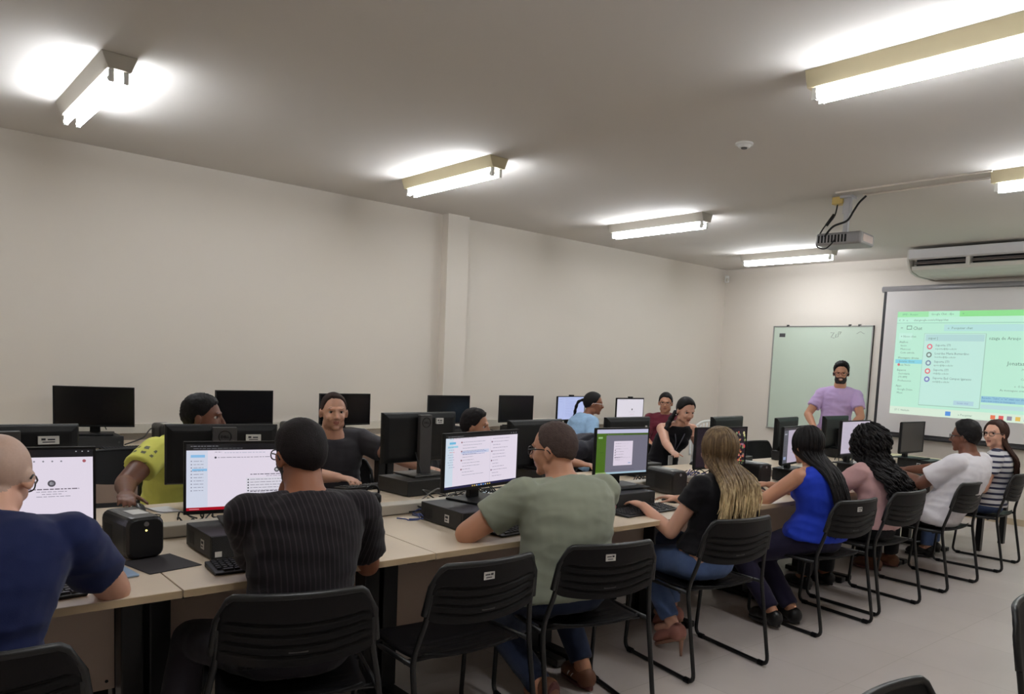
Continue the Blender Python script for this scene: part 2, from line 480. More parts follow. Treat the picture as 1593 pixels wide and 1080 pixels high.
for s in ('Atalhos','  Inicio','  Mencoes','  Com estrela','','Mensagens diretas','  Jonatas Gonz','  Luiz Neto','','Espacos','  Secretaria','  STI IFPE','  Professores','','Apps','  Google Drive','  Meet'):
    if s == '  Jonatas Gonz': prect(.02, y-.034, .34, y+.014, (140, 222, 240), .0006)
    if s: ptext(.05, y, .034, s, (96,128,116) if s[0] != ' ' else TX)
    if s.startswith('  L'): pdisc(.065, y-.012, .016, (232,110,120))
    y += .042 if s else .02
# open search pop-up
prect(.34, .255, 1.03, 1.10, (170, 214, 196), .00065); prect(.345, .26, 1.02, 1.09, (202, 244, 232), .0007)
prect(.36, .27, 1.01, .345, (186, 226, 224), .0009); ptext(.39, .325, .04, 'super |', TX)
for k, (c, a, d2) in enumerate((((240,110,130),'Suporte STI','suporte@ifpe.edu.br'), ((110,130,120),'Lourdes Maria Bernardino','lourdes@ifpe.edu.br'), ((118,140,170),'Suporte STI','apoio@ifpe.edu.br'), ((240,110,120),'Suporte STI','sti@ifpe.edu.br'), ((120,120,200),'Suporte Ead Campus Igarassu','ead@ifpe.edu.br'))):
    yy = .41 + k*.095
    pdisc(.415, yy, .032, c); pdisc(.415, yy, .018, (214, 240, 236), .0012)
    ptext(.48, yy-.006, .036, a, (96,128,126)); ptext(.48, yy+.033, .029, d2, TX)
prect(.74, 1.02, .96, 1.07, (186, 222, 232), .0009); ptext(.78, 1.055, .028, 'Iniciar chat', (130,150,200))
ptext(1.06, .325, .05, 'nzaga de Araujo  v   G  M', (96,128,116))
pdisc(1.62, .43, .068, (120, 150, 196)); ptext(1.595, .462, .09, 'J', (226,240,250), .0014)
ptext(1.27, .60, .06, 'Jonatas Gonzaga de Araujo', (96,128,116))
ptext(1.42, .65, .034, 'jonatas@ifpe.edu.br', TX); ptext(1.52, .70, .034, 'Ativo agora', TX); ptext(1.42, .76, .032, 'Contato do IFPE desde 2024', TX)
ptext(1.36, .84, .034, 'o  O historico esta ativado', TX); ptext(1.22, .885, .032, 'As mensagens enviadas com o historico ativado sao salvas', TX)
prect(1.035, .95, W_, 1.02, (152, 206, 228), .0006); ptext(1.04, .98, .032, 'Recado: "Sabe" e "ei" mais sao do contexto deste', (84,130,190)); ptext(1.04, 1.012, .028, 'Saiba mais sobre as mensagens', (84,130,190))
prect(1.035, 1.045, W_-.05, 1.09, (196, 232, 232), .0006)
prect(0, 1.13, W_, H_, (226, 246, 226), .0006)
ptext(.06, 1.18, .03, '27 C  Nublado', TX); prect(.66, 1.15, .72, 1.20, (86,150,230), .001); ptext(.80, 1.19, .034, 'o Pesquisar', TX)
for k, c in enumerate(((240,120,80),(230,90,90),(150,140,160),(236,196,90),(110,160,230),(120,110,110),(230,90,80),(96,150,110),(130,110,230),(90,120,200))):
    prect(1.15 + k*.085, 1.155, 1.20 + k*.085, 1.20, c, .001)
b.build('projected_image', None, t)

# a white wall conduit box near the whiteboard bottom is left to the paint; teacher side power trunking
# ------------------------------------------------------------------ desks
ZD = 0.74
def desk_proto(name, label, x_front, depth, y0, w, side, group, legs=True):
    """side=+1: the sitter is at +x of the desk"""
    t = thing(name, label, 'desk', (x_front, y0 + w/2, 0), 0, group)
    s = side
    b = MB()
    xa, xb = sorted((0, -s*depth))
    b.box(xa, xb, -w/2+.002, w/2-.002, ZD-.025, ZD)
    b.build('desk_top', M_DESK, t, bevel=.002)
    b = MB(); xe = 0.0
    b.box(min(0, s*.0012), max(0, s*.0012), -w/2+.003, w/2-.003, ZD-.0245, ZD-.0015)
    b.build('edge_band', M_DESKEDGE, t)
    if legs:
        for e in (-1, 1):
            yc = e*(w/2 - .045)
            b = MB()
            xs = -s*.42
            b.box(min(xs, xs-s*.09), max(xs, xs-s*.09), yc-.036, yc+.036, .04, ZD-.025)
            b.box(min(xs-s*.13, xs-s*.2), max(xs-s*.13, xs-s*.2), yc-.036, yc+.036, .04, ZD-.025)
            xx = sorted((-s*.20, -s*.68)); b.box(xx[0], xx[1], yc-.03, yc+.03, .008, .045)
            xx = sorted((-s*.10, -s*.66)); b.box(xx[0], xx[1], yc-.022, yc+.022, ZD-.06, ZD-.025)
            lg = b.build('leg', M_BLKMET, t, bevel=.006)
            for q in (-s*.235, -s*.64):
                b = MB(); b.cone((q, yc, 0), (q, yc, .012), .022, .018, 10); b.build('foot_pad', M_BLKPL, lg)
        b = MB(); xp = -s*.50
        b.box(min(xp, xp-s*.016), max(xp, xp-s*.016), -w/2+.085, w/2-.085, .27, ZD-.045)
        pn = b.build('modesty_panel', M_PANEL, t)
        b = MB()
        for e in (-1, 1):
            for z in (.30, .66):
                b.cone((xp, e*(w/2-.11), z), (xp+s*.002, e*(w/2-.11), z), .006, .006, 8)
        b.build('screws', M_BLKMET, pn)
    return t
SEAM0, PITCH = 0.746, 0.932
ys = [SEAM0 + PITCH*k for k in range(-1, 7)]
front_names = ['under the hands of the bald person in the navy tee', 'in front of the person in the black ribbed tee',
               'in front of the person in the grey green tee', 'in front of the blonde person',
               'in front of the person in the blue blouse', 'in front of the person with curly hair in pink',
               'under the hands of the person in the white shirt', 'by the person in the striped top, end of the row']
back_names = ['at the near left corner, before the person in yellow', 'where the person in yellow rests his hand on a mouse',
              'in front of the person in the dark grey tee', 'by the half hidden dark haired person',
              'under the person in charcoal leaning over the desk', 'in front of the person in the black halter top',
              'behind the monitor with the flowery picture', 'at the far end near the whiteboard']
g1 = 'light laminate desks of the front row'; g2 = 'light laminate desks of the back row'
p1 = p2 = None
for k, y0 in enumerate(ys):
    la = 'laminate desk ' + front_names[k]
    lb = 'second row laminate desk ' + back_names[k]
    if p1 is None:
        p1 = desk_proto('computer_desk', la, -2.58, .74, y0, PITCH, 1, g1)
        p2 = desk_proto('computer_desk', lb, -4.10, .68, y0, PITCH, -1, g2)
    else:
        dup(p1, (-2.58, y0+PITCH/2, 0), 0, la); dup(p2, (-4.10, y0+PITCH/2, 0), 0, lb)
YEND = ys[-1] + PITCH
b = MB(); b.box(-3.415, -3.325, ys[0], YEND, ZD+.0005, ZD+.05)
tag(b.build('cable_channel', mat('channel_plastic',(200,192,178),0.5,var=.02), bevel=.005), 'long pale cable channel box running between the two desk rows', 'cable channel')
# teacher table across the far end
t = thing('teacher_table', 'pale yellow wood table with black legs across the far end of the desk rows', 'table', (-3.45, 7.83, 0))
b = MB(); b.box(-.86,.86,-.32,.38,ZD-.03,ZD); b.build('table_top', mat('pale_yellow_laminate',(226,214,170),0.45,var=.03,scale=10), t, bevel=.003)
for sx in (-1, 1):
    for sy in (-.26, .32):
        b = MB(); b.box(sx*.8-.025, sx*.8+.025, sy-.025, sy+.025, 0, ZD-.03); b.build('leg', M_BLKMET, t)
b = MB(); b.box(-.78,.78,-.28,-.265,.35,ZD-.03); b.build('modesty_panel', M_PANEL, t)

# desks along the left wall
wp = None
wall_names = ['at the near left end', 'under the first dark monitor from the left', 'behind the person in yellow and his monitor', 'behind the person in the dark grey tee',
              'just before the wall pillar', 'at the wall pillar', 'by the person in denim', 'under the lit screen beside the maroon top person']
for k in range(8):
    y0 = 0.0 + k*0.932
    la = 'laminate desk against the left wall ' + wall_names[k]
    if wp is None:
        wp = desk_proto('side_desk', la, -6.22, .78, y0, .932, 1, 'light laminate desks along the left wall')
    else:
        dup(wp, (-6.22, y0+.466, 0), 0, la)

# ------------------------------------------------------------------ chairs (local: sitter faces +x, base at floor)
def make_chair(label, loc, rz, group):
    t = thing('sled_chair', label, 'chair', loc, rz, group)
    for sgn in (-1, 1):
        b = MB(); y = sgn*.255; yb = sgn*.222
        pts = filleted([(.24, sgn*.20, .435), (.265, y, .43), (.30, y, .011), (-.25, y, .011), (-.165, y, .45), (-.203, yb, .61), (-.222, yb, .70)], .05, 5)
        b.tube(pts, .0105, 8)
        b.tube([(-.166, y, .435), (.24, sgn*.25, .425)], .0095, 8)
        fr = b.build('leg_frame', M_BLKMET, t, smooth=True)
        for x in (-.20, .25):
            b = MB(); b.cone((x-.016, y, .0115), (x+.016, y, .0115), .0145, .0145, 10); b.build('glide', M_BLKPL, fr)
    b = MB(); b.tube([(.16, -.25, .422), (.16, .25, .422)], .009, 8); b.tube([(-.10, -.25, .424), (-.10, .25, .424)], .009, 8)
    b.build('cross_bar', M_BLKMET, t, smooth=True)
    # seat shell
    NU, NV = 19, 15
    def seat(u, v, off):
        a = 2*u-1; x = -.19 + .47*v
        wv = .225*(1 - .10*abs(2*v-1)**6)
        e = abs(a)
        y = a*wv
        z = .437 + .012*e**2*(1 if True else 0) - .010*math.exp(-((v-.4)/.25)**2)
        if v > .85: z -= .045*((v-.85)/.15)**2
        if v < .12: z += .018*((.12-v)/.12)**2
        x2 = x
        if v < .2: x2 = x + .03*e**3*(1-v/.2)
        if v > .8: x2 = x - .05*e**4*((v-.8)/.2)
        gr = 0
        if .12 < u < .88:
            for q in (.12, .22, .32, .42): gr += .006*math.exp(-((v-q)/.018)**2)
        return Vector((x2, y, z - gr*off - .009*(1-off)))
    def shellgrid(fn, name, m, nu, nv):
        b = MB(); vs = []; fs = []
        for s_ in (1, 0):
            for j in range(nv):
                for i in range(nu): vs.append(fn(i/(nu-1), j/(nv-1), s_))
        N = nu*nv
        for j in range(nv-1):
            for i in range(nu-1):
                a = j*nu+i; fs.append((a, a+1, a+nu+1, a+nu)); fs.append((N+a, N+a+nu, N+a+nu+1, N+a+1))
        rim = [i for i in range(nu)] + [j*nu+nu-1 for j in range(1, nv)] + [(nv-1)*nu+i for i in range(nu-2, -1, -1)] + [j*nu for j in range(nv-2, 0, -1)]
        for k in range(len(rim)):
            a, c = rim[k], rim[(k+1) % len(rim)]; fs.append((a, N+a, N+c, c))
        b.add(vs, fs); return b.build(name, m, t, smooth=True)
    shellgrid(seat, 'seat', M_BLKPL, 21, 41)
    # backrest: curved shell with four curved grooves, rounded upper corners
    def back(u, v, off):
        a = 2*u-1; e = abs(a)
        topz = .797 - .040*max(0, (e-.84)/.16)**2.4
        botz = .600 - .030*(1-e**2) + .02*max(0, (e-.86)/.14)**2
        z = botz + (topz-botz)*v
        hw = .236 - .016*v - (.014*max(0, (v-.8)/.2)**2)
        y = a*hw
        x = -.178 - .062*(z-.50)/.30 - .040*(1-e**2) + .035*math.exp(-(e-1)**2/.004)*0
        g = 0
        if e < .88:
            for q in (.14, .29, .44, .59):
                g += math.exp(-((v-q-.06*e**2)/.020)**2)
        th = .008
        if off: return Vector((x - th - .0 + .0115*g, y, z))
        return Vector((x + th - .0*g, y, z))
    shellgrid(back, 'backrest', M_BLKPL, 25, 61)
    b = MB()
    rimp = []
    for k in range(31):
        u = k/30; rimp.append(back(u, 1, 1) * .5 + back(u, 1, 0) * .5)
    left = [(back(0, v, 1)+back(0, v, 0))*.5 for v in (0, .25, .5, .75)]; right = [(back(1, v, 1)+back(1, v, 0))*.5 for v in (.75, .5, .25, 0)]
    b.tube(left + rimp + right, .0115, 8)
    b.build('back_frame', M_BLKMET, t, smooth=True)
    b = MB()
    p = back(.47, .80, 1); b.box(p.x-.0028, p.x-.0003, .0, .045, p.z-.014, p.z+.014, Matrix.Translation((0,0,0)))
    o = b.build('asset_sticker', M_STICK, t)
    b = MB(); b.box(p.x-.0034, p.x-.0027, .006, .016, p.z+.001, p.z+.008); b.box(p.x-.0034, p.x-.0027, .019, .040, p.z+.002, p.z+.006); b.box(p.x-.0034, p.x-.0027, .012, .036, p.z-.008, p.z-.005)
    b.build('sticker_print', M_INK, o)
    p = back(.5, .215, 1)
    b = MB(); b.box(p.x+.000, p.x+.0016, -.028, .028, p.z-.003, p.z+.003); b.build('maker_mark', M_GREY, t)
    return t
G = 'black sled base chairs of the front row'
def crz(r): return math.radians(180 - r)
# rear skid at x=-2.2 -> chair origin .25 ahead of it
def cpos(yc, r, xr=-2.2): 
    a = crz(r); return (xr + .25*math.cos(a), yc + .25*math.sin(a), 0)
c0 = make_chair('black plastic sled chair, partly cut off at the lower left corner, under the bald person', cpos(.16, 14, -2.12), crz(14), G)
dup(c0, cpos(.95, 18, -2.18), crz(18), 'black sled chair under the person in the black ribbed tee, no white sticker', skip=('asset_sticker',))
em = dup(c0, cpos(1.66, 2, -2.20), crz(2), 'empty black sled chair between the black ribbed tee person and the grey green tee person')
dup(c0, cpos(2.23, 14, -2.15), crz(14), 'black sled chair with a white sticker under the person in the grey green tee')
dup(c0, cpos(3.19, 9), crz(9), 'black sled chair under the blonde person in jeans', skip=('asset_sticker',))
dup(c0, cpos(4.34, 6), crz(6), 'black sled chair with a white sticker under the person in the blue blouse')
dup(c0, cpos(5.04, 4), crz(4), 'black sled chair under the curly haired person in pink', skip=('asset_sticker',))
dup(c0, cpos(6.02, 2, -2.18), crz(2), 'black sled chair under the person in the white shirt', skip=('asset_sticker',))
dup(c0, cpos(7.07, -4, -2.2), crz(-4), 'black sled chair under the person in the striped top, end of the row', skip=('asset_sticker',))
GB = 'black sled base chairs of the back row'
def bpos(x, y, r): return (x, y, 0)
dup(c0, (-5.62, 1.34, 0), math.radians(8), 'empty black sled chair facing us between the first dark monitor and the person in yellow', GB)
dup(c0, (-4.62, 1.42, 0), math.radians(10), 'black sled chair under the person in the yellow shirt', GB)
dup(c0, (-4.66, 2.33, 0), math.radians(-12), 'black sled chair under the person in the dark grey tee', GB)
dup(c0, (-4.70, 3.18, 0), math.radians(0), 'black sled chair under the half hidden dark haired person', GB)
dup(c0, (-4.75, 4.22, 0), math.radians(4), 'black sled chair under the person in charcoal leaning over the desk', GB)
dup(c0, (-4.72, 5.42, 0), math.radians(2), 'black sled chair under the person in the black halter top', GB)
dup(c0, (-4.55, 7.1, 0), math.radians(-3), 'empty black sled chair on the back side, behind the far monitor by the whiteboard', GB)
dup(c0, (-5.78, 5.34, 0), math.radians(75), 'black sled chair under the person in the denim jacket', GB)
dup(c0, (-5.92, 6.78, 0), math.radians(-40), 'black sled chair under the person in the maroon top', GB)
dup(c0, (-.50, 1.68, 0), math.radians(0), 'black sled chair whose rounded back top rises at the lower right edge', 'black chairs in the right foreground', skip=('asset_sticker',))
dup(c0, (-.575, 2.90, 0), math.radians(0), 'black sled chair cut off by the right edge of the picture', 'black chairs in the right foreground', skip=('asset_sticker',))

# ------------------------------------------------------------------ displays
def screen_content(kind, w, h, x, bev):
    """lit picture: flat coloured areas on the panel, viewer's right = +y"""
    b = MB()
    def rect(u0, v0, u1, v1, rgb, d=0, st=SCREEN):
        b.use(emis('disp_%d_%d_%d' % rgb, rgb, st))
        y0, y1 = -w/2+bev+u0*(w-2*bev), -w/2+bev+u1*(w-2*bev)
        z1, z0 = h-bev-v0*(h-2*bev), h-bev-v1*(h-2*bev)
        X = x + .0004 + d*.0003
        b.add([(X, y0, z0), (X, y1, z0), (X, y1, z1), (X, y0, z1)], [(0, 1, 2, 3)])
    def line(u, v, L, rgb=(150, 146, 160), t_=.007):
        # a row of short word marks
        q = u
        while q < u+L:
            ww = random.uniform(.012, .04); ww = min(ww, u+L-q)
            rect(q, v, q+ww, v+t_, rgb, 3); q += ww + .006
    def dot(u, v, r, rgb):
        b.use(emis('disp_%d_%d_%d' % rgb, rgb, SCREEN)); n = 14
        y = -w/2+bev+u*(w-2*bev); z = h-bev-v*(h-2*bev); X = x+.0019
        b.add([(X, y+r*math.cos(2*PI*k/n), z+r*math.sin(2*PI*k/n)) for k in range(n)], [tuple(range(n))])
    WH = (246, 236, 252); DK = (22, 22, 26)
    if kind in ('chat', 'chat_red', 'list', 'chat_far', 'profile', 'tall', 'blue'):
        base = {'blue': (196, 208, 255), 'tall': (206, 196, 216), 'profile': (196, 184, 206), 'chat_far': (240, 234, 246)}.get(kind, WH)
        rect(0, 0, 1, 1, base)
    if kind in ('chat', 'chat_red', 'list'):
        rect(0, 0, 1, .095 if kind != 'list' else .06, DK, 1)
        line(.03, .03, .2, (150,150,155)); line(.05, .065, .35, (120,120,126))
        for k in range(3): rect(.90+k*.035, .02, .908+k*.035, .03, (200,200,205), 2)
    if kind == 'chat':       # plain profile page
        line(.2, .13, .15); 
        for k in range(5): dot(.62+k*.05, .145, .003, (150,150,160))
        dot(.95, .145, .0055, (180,100,110)); dot(.765, .42, .012, (96,92,100)); dot(.765, .42, .006, (200,200,210))
        line(.62, .485, .30, (120,110,124), .013); line(.68, .52, .17); line(.71, .55, .11); line(.68, .58, .19)
        line(.62, .83, .3); line(.66, .855, .24); rect(.86, .89, .96, .91, (150,190,240), 2); line(.02,.96,.2,(200,200,220))
    if kind == 'chat_red':
        rect(0, .10, .15, .93, (226,232,250), 1); rect(.03,.16,.13,.20,(150,205,250),2)
        for k in range(10):
            line(.05, .25+k*.048, .07, (140,140,160))
            dot(.035, .253+k*.048, .0022, (120,120,140))
        rect(.04, .365, .145, .40, (150,205,248), 2)
        line(.2,.12,.05); line(.27,.13,.3,(170,180,200)); line(.22,.20,.4,(110,110,120)); dot(.205,.203,.004,(80,80,90))
        dot(.66, .40, .010, (92,92,96)); dot(.66,.40,.005,(210,210,215)); line(.46,.46,.40,(110,106,120),.012); line(.58,.49,.14)
        rect(.43,.515,.77,.86,(238,234,246),2)
        for k in range(7):
            line(.46,.54+k*.042,.12+random.random()*.2,(130,126,140)); dot(.445,.545+k*.042,.003,(90,90,98))
        line(.46,.72,.28,(96,92,104),.012); rect(.70,.80,.76,.825,(120,180,250),3); dot(.40,.78,.005,(100,100,108)); dot(.40,.88,.003,(150,150,160))
        rect(.42,.87,.9,.885,(200,216,248),2)
        rect(0,.935,1,1,(176,14,34),2)
        for k in range(9): rect(.30+k*.05,.955,.315+k*.05,.98,random.choice([(240,230,235),(230,200,60),(90,150,230)]),3)
        rect(.02,.955,.09,.965,(230,160,170),3)
    if kind == 'list':
        rect(0,.06,.10,.93,(224,238,252),1); rect(.05,.13,.13,.17,(120,200,240),2)
        for k in range(9): line(.03+.01*(k%3),.22+k*.045,.07,(150,160,200) if k!=2 else (230,120,130))
        rect(.03,.20,.16,.235,(170,226,248),2)
        for k in range(12):
            line(.22,.14+k*.055,.10+random.random()*.22,(150,150,170))
            if k%3==0: dot(.205,.145+k*.055,.004,(130,60,70))
        rect(.20,.30,.58,.36,(218,224,250),2); line(.22,.33,.33,(110,120,190)); line(.22,.37,.3,(120,140,200))
        rect(.60,.08,.603,.92,(214,206,224),2)
        for k in range(13):
            line(.635,.11+k*.06,.08+random.random()*.18,(140,130,160))
            if k%3==1: dot(.62,.115+k*.06,.004,(110,60,90))
        rect(0,.935,1,1,(24,28,70),2)
        for k in range(9): rect(.36+k*.03,.955,.375+k*.03,.98,random.choice([(90,160,240),(230,200,80),(220,220,235)]),3)
    if kind == 'green':
        rect(0,0,1,1,(118,116,134)); rect(0,0,1,.085,(206,206,236),1); rect(.0,.085,1,.13,(66,96,26),1); rect(0,.085,.18,.94,(74,112,24),2)
        rect(.03,.16,.11,.20,(150,190,130),3); line(.06,.50,.08,(50,80,20)); line(.2,.11,.3,(120,150,90))
        rect(.33,.26,.70,.80,(238,226,244),3); 
        for k in range(7):
            line(.36,.31+k*.06,.10+.16*random.random(),(110,100,120)); dot(.36,.46+.055*(k%4),.003,(80,70,90))
        line(.36,.62,.3,(90,84,100),.012); rect(.62,.74,.67,.76,(160,180,220),4); line(.3,.89,.45,(90,88,106))
        rect(0,.94,1,1,(176,206,224),2); rect(0,.94,.2,1,(170,200,120),3)
    if kind == 'flowers':
        rect(0,0,1,1,(26,18,30))
        cols = [(214,206,150),(196,90,70),(226,220,214),(120,140,90),(220,150,90),(150,110,130),(206,70,80),(110,120,70)]
        for k in range(150):
            u = .60 + random.random()*.38; v = .08+random.random()*.86
            if random.random() > .9 - abs(v-.5)*.6: continue
            dot(u, v, random.uniform(.004,.011), random.choice(cols))
    if kind == 'profile':
        rect(0,0,1,.07,(48,44,52),1); rect(0,.07,.17,1,(86,88,100),1); rect(.03,.16,.12,.19,(170,176,190),2)
        for k in range(6): line(.03,.30+k*.07,.1,(70,72,84))
        line(.45,.14,.05,(90,80,110)); dot(.44,.36,.004,(140,120,150)); line(.36,.44,.2); line(.35,.5,.2); line(.3,.7,.15,(120,130,200)); rect(.03,.80,.12,.88,(150,170,210),2)
    if kind == 'tall':
        line(.1,.06,.5,(150,146,170)); 
        for k in range(16): line(.06+.02*(k%2),.12+k*.045,.2+.4*random.random(),(160,156,180))
        rect(0,.95,1,1,(70,66,80),2)
    if kind == 'blue':
        for k in range(12): line(.28,.08+k*.07,.15+.3*random.random(),(130,140,210))
        rect(.2,0,.203,1,(170,180,236),2); line(.05,.1,.1,(130,140,210)); line(.05,.2,.12,(130,140,210))
    if kind == 'chat_far':
        line(.1,.06,.3,(190,186,200)); dot(.57,.46,.012,(90,90,96)); line(.45,.56,.25); line(.4,.8,.3); line(.5,.66,.15,(220,150,160))
        rect(0,0,1,.03,(70,60,70),2)
    return b

def monitor(label, x, y, yaw, zbase, zbot, w=.53, h=.30, kind=None, group=None, style='slim', sticker=None, emblem=False, cam_top=False, colw=.07, name='monitor', base=(-.15, .07)):
    """local: screen faces +x, origin on the surface under the stand"""
    t = thing(name, label, 'monitor', (x, y, zbase), math.radians(yaw), group)
    hb = zbot - zbase; bev = .009
    Z = Matrix.Translation((0, 0, hb))
    b = MB(Z)
    b.rings([[Vector((xx, s1*(w/2-i), s2)) for s1, s2 in ((-1, i), (1, i), (1, h-i), (-1, h-i))] for xx, i in ((0, .0), (-.012, .0), (-.024, .008), (-.032, .03), (-.033, .04))])
    b.build('housing', M_MON, t, bevel=.0015)
    b = MB(Z)
    for r in ((-w/2, w/2, 0, bev*1.6), (-w/2, w/2, h-bev, h), (-w/2, -w/2+bev, bev*1.6, h-bev), (w/2-bev, w/2, bev*1.6, h-bev)):
        b.box(0, .0035, *r)
    b.build('bezel', M_MON, t)
    if kind:
        b = screen_content(kind, w, h, .001, bev); b.M = Matrix.Identity(4)
        b.v = [Z @ v for v in b.v]
        b.build('screen', None, t)
    else:
        b = MB(Z); b.box(.0002, .0012, -w/2+bev, w/2-bev, bev*1.6, h-bev); b.build('screen', M_MONOFF, t)
    # stand
    top = hb + h*.62
    b = MB()
    b.rings([[Vector((-.058+dx, sy*cw, z)) for dx, sy in ((-.014, -1), (.014, -1), (.014, 1), (-.014, 1))] for z, cw in ((.008, colw/2), (hb*.6, colw*.48), (top + (.10 if emblem else 0), colw*.5))])
    b.build('stand_column', M_GREY if emblem else M_MON, t, bevel=.004)
    b = MB(); b.box(base[0], base[1], -.125, .125, 0, .010); b.build('stand_base', M_GREY if emblem else M_MON, t, bevel=.004)
    if emblem:
        zc = top + .055
        e = MB(); r = .028
        e.tube([(-.0735, r*math.cos(2*PI*k/24), zc+r*math.sin(2*PI*k/24)) for k in range(24)], .0022, 6, closed=True)
        e.use(M_MON)
        vs, fs = text_mesh('DELL', .0165, 'CENTER', .0006)
        e.add([(-.0745, -q.x, zc - .006 + q.y) for q in vs], fs)
        e.build('emblem', M_MON, t)
    if sticker is not None:
        sy, sz, sw, sh = sticker
        b = MB(); xx = -.0445 if abs(sy) < w*.3 else -.034
        b.box(xx-.001, xx+.012, sy-sw/2, sy+sw/2, hb+sz-sh/2, hb+sz+sh/2); o = b.build('asset_sticker', M_STICK, t)
        b = MB(); b.box(xx-.0016, xx-.0011, sy+sw*.15, sy+sw*.35, hb+sz, hb+sz+sh*.25); b.box(xx-.0016, xx-.0011, sy-sw*.3, sy+sw*.05, hb+sz+.0, hb+sz+sh*.18)
        b.box(xx-.0016, xx-.0011, sy-sw*.3, sy+sw*.3, hb+sz-sh*.28, hb+sz-sh*.16); b.build('sticker_print', M_INK, o)
    if cam_top:
        b = MB(); b.box(-.02, .012, -.035, .035, hb+h, hb+h+.016); b.build('webcam', M_MON, t, bevel=.004)
    # cable down from the back
    b = MB(); b.tube(smooth_pts([(-.045, .05, hb+.06), (-.075, .055, hb+.01), (-.10, .06, max(.05, hb*.5)), (-.13, .07, .02)], 5), .0035, 6)
    b.build('cable', M_CAB, t, smooth=True)
    return t
GM = 'monitors of the front row'; GBk = 'monitors of the back row seen from behind'; GW = 'monitors on the left wall desks'
HPC = .088; ZP = ZD + HPC
monitor('monitor with a lit white profile page, half hidden by the bald head', -3.22, .36, -10, ZD+.001, .835, .54, .30, 'chat', GM)
monitor('large lit monitor with a red taskbar left of the person in the black ribbed tee', -3.08, 1.155, -11, ZP+.001, 0.870, 0.510, 0.279, 'chat_red', GM, base=(-.12, .12))
monitor('lit monitor with a white list page left of the grey green tee person', -3.08, 2.252, 13, ZP+.001, 0.888, 0.546, 0.278, 'list', GM, base=(-.12, .12))
monitor('squarish lit monitor with a green sidebar and a white pop-up', -3.08, 3.233, -4, ZP+.001, 0.890, 0.411, 0.277, 'green', GM, base=(-.12, .12))
monitor('monitor with a bright flowery picture, behind the blonde hair', -3.2, 4.33, -3, ZD+.001, .862, .53, .28, 'flowers', GM)
monitor('lit monitor with a dark sidebar behind the person in the blue blouse', -3.08, 5.067, 10, ZP+.001, 0.873, 0.504, 0.276, 'profile', GM, base=(-.12, .12))
monitor('narrow looking lit monitor between the blue blouse and the curly hair', -3.08, 5.937, 3, ZP+.001, 0.899, 0.513, 0.281, 'tall', GM, base=(-.12, .12))
monitor('dark screened monitor on a black computer before the projection screen', -3.08, 6.984, 0, ZP+.001, 0.877, 0.461, 0.280, None, GM, cam_top=False, base=(-.12, .12))
monitor('black monitor seen from behind at the left edge, above the lit white profile page', -3.93, .44, 180, ZP+.001, .83, .54, .32, None, GBk, emblem=True, sticker=(-.155, .255, .075, .034), colw=.11)
monitor('black monitor seen from behind with a round emblem, before the person in yellow', -3.98, 1.33, 170, ZP+.001, .845, .51, .29, None, GBk, emblem=True, sticker=(-.135, .225, .07, .034), colw=.11)
monitor('black monitor back on a tall grey stand, right of the dark grey tee person', -3.98, 2.44, 185, ZP+.001, .90, .52, .29, None, GBk, emblem=True, sticker=(-.12, .24, .05, .034), colw=.085)
monitor('black monitor seen from behind, left of the grey green tee person\'s head', -3.96, 3.31, 188, ZP+.001, .82, .52, .32, None, GBk, sticker=None)
monitor('black monitor seen from behind above the green sidebar screen', -3.97, 4.20, 184, ZP+.001, .83, .51, .32, None, GBk, sticker=(-.19, .24, .02, .03))
monitor('black monitor seen from behind, just right of the blonde hair top', -3.93, 5.36, 189, ZP+.001, .83, .54, .32, None, GBk)
monitor('black monitor seen from behind, above the dark sidebar screen', -3.98, 6.34, 191, ZP+.001, .84, .53, .29, None, GBk)
monitor('black monitor seen from behind in front of the standing person', -3.96, 7.19, 184, ZP+.001, .82, .54, .32, None, GBk)
monitor('large switched off monitor, first from the left by the wall', -6.67, 1.31, -14, ZP+.001, .88, .52, .30, None, GW, base=(-.09, .13))
monitor('switched off monitor by the wall behind the person in yellow\'s face', -6.65, 2.40, 8, ZP+.001, .88, .50, .29, None, GW, base=(-.09, .13))
monitor('switched off monitor by the wall behind the dark grey tee person\'s head', -6.65, 3.30, 7, ZP+.001, .865, .53, .29, None, GW, base=(-.09, .13))
monitor('switched off monitor by the wall directly below the pillar', -6.66, 4.43, 5, ZP+.001, .86, .53, .29, None, GW, base=(-.09, .13))
monitor('switched off monitor by the wall between the pillar and the lit blue screen', -6.65, 5.29, 6, ZP+.001, .87, .51, .29, None, GW, base=(-.09, .13))
monitor('lit bluish monitor by the wall left of the person in denim', -6.66, 6.10, 11, ZP+.001, .88, .53, .28, 'blue', GW, cam_top=True, base=(-.09, .13))
monitor('lit white monitor by the wall right of the person in denim', -6.65, 7.08, 5, ZP+.001, .84, .54, .31, 'chat_far', GW, cam_top=True, base=(-.09, .13))

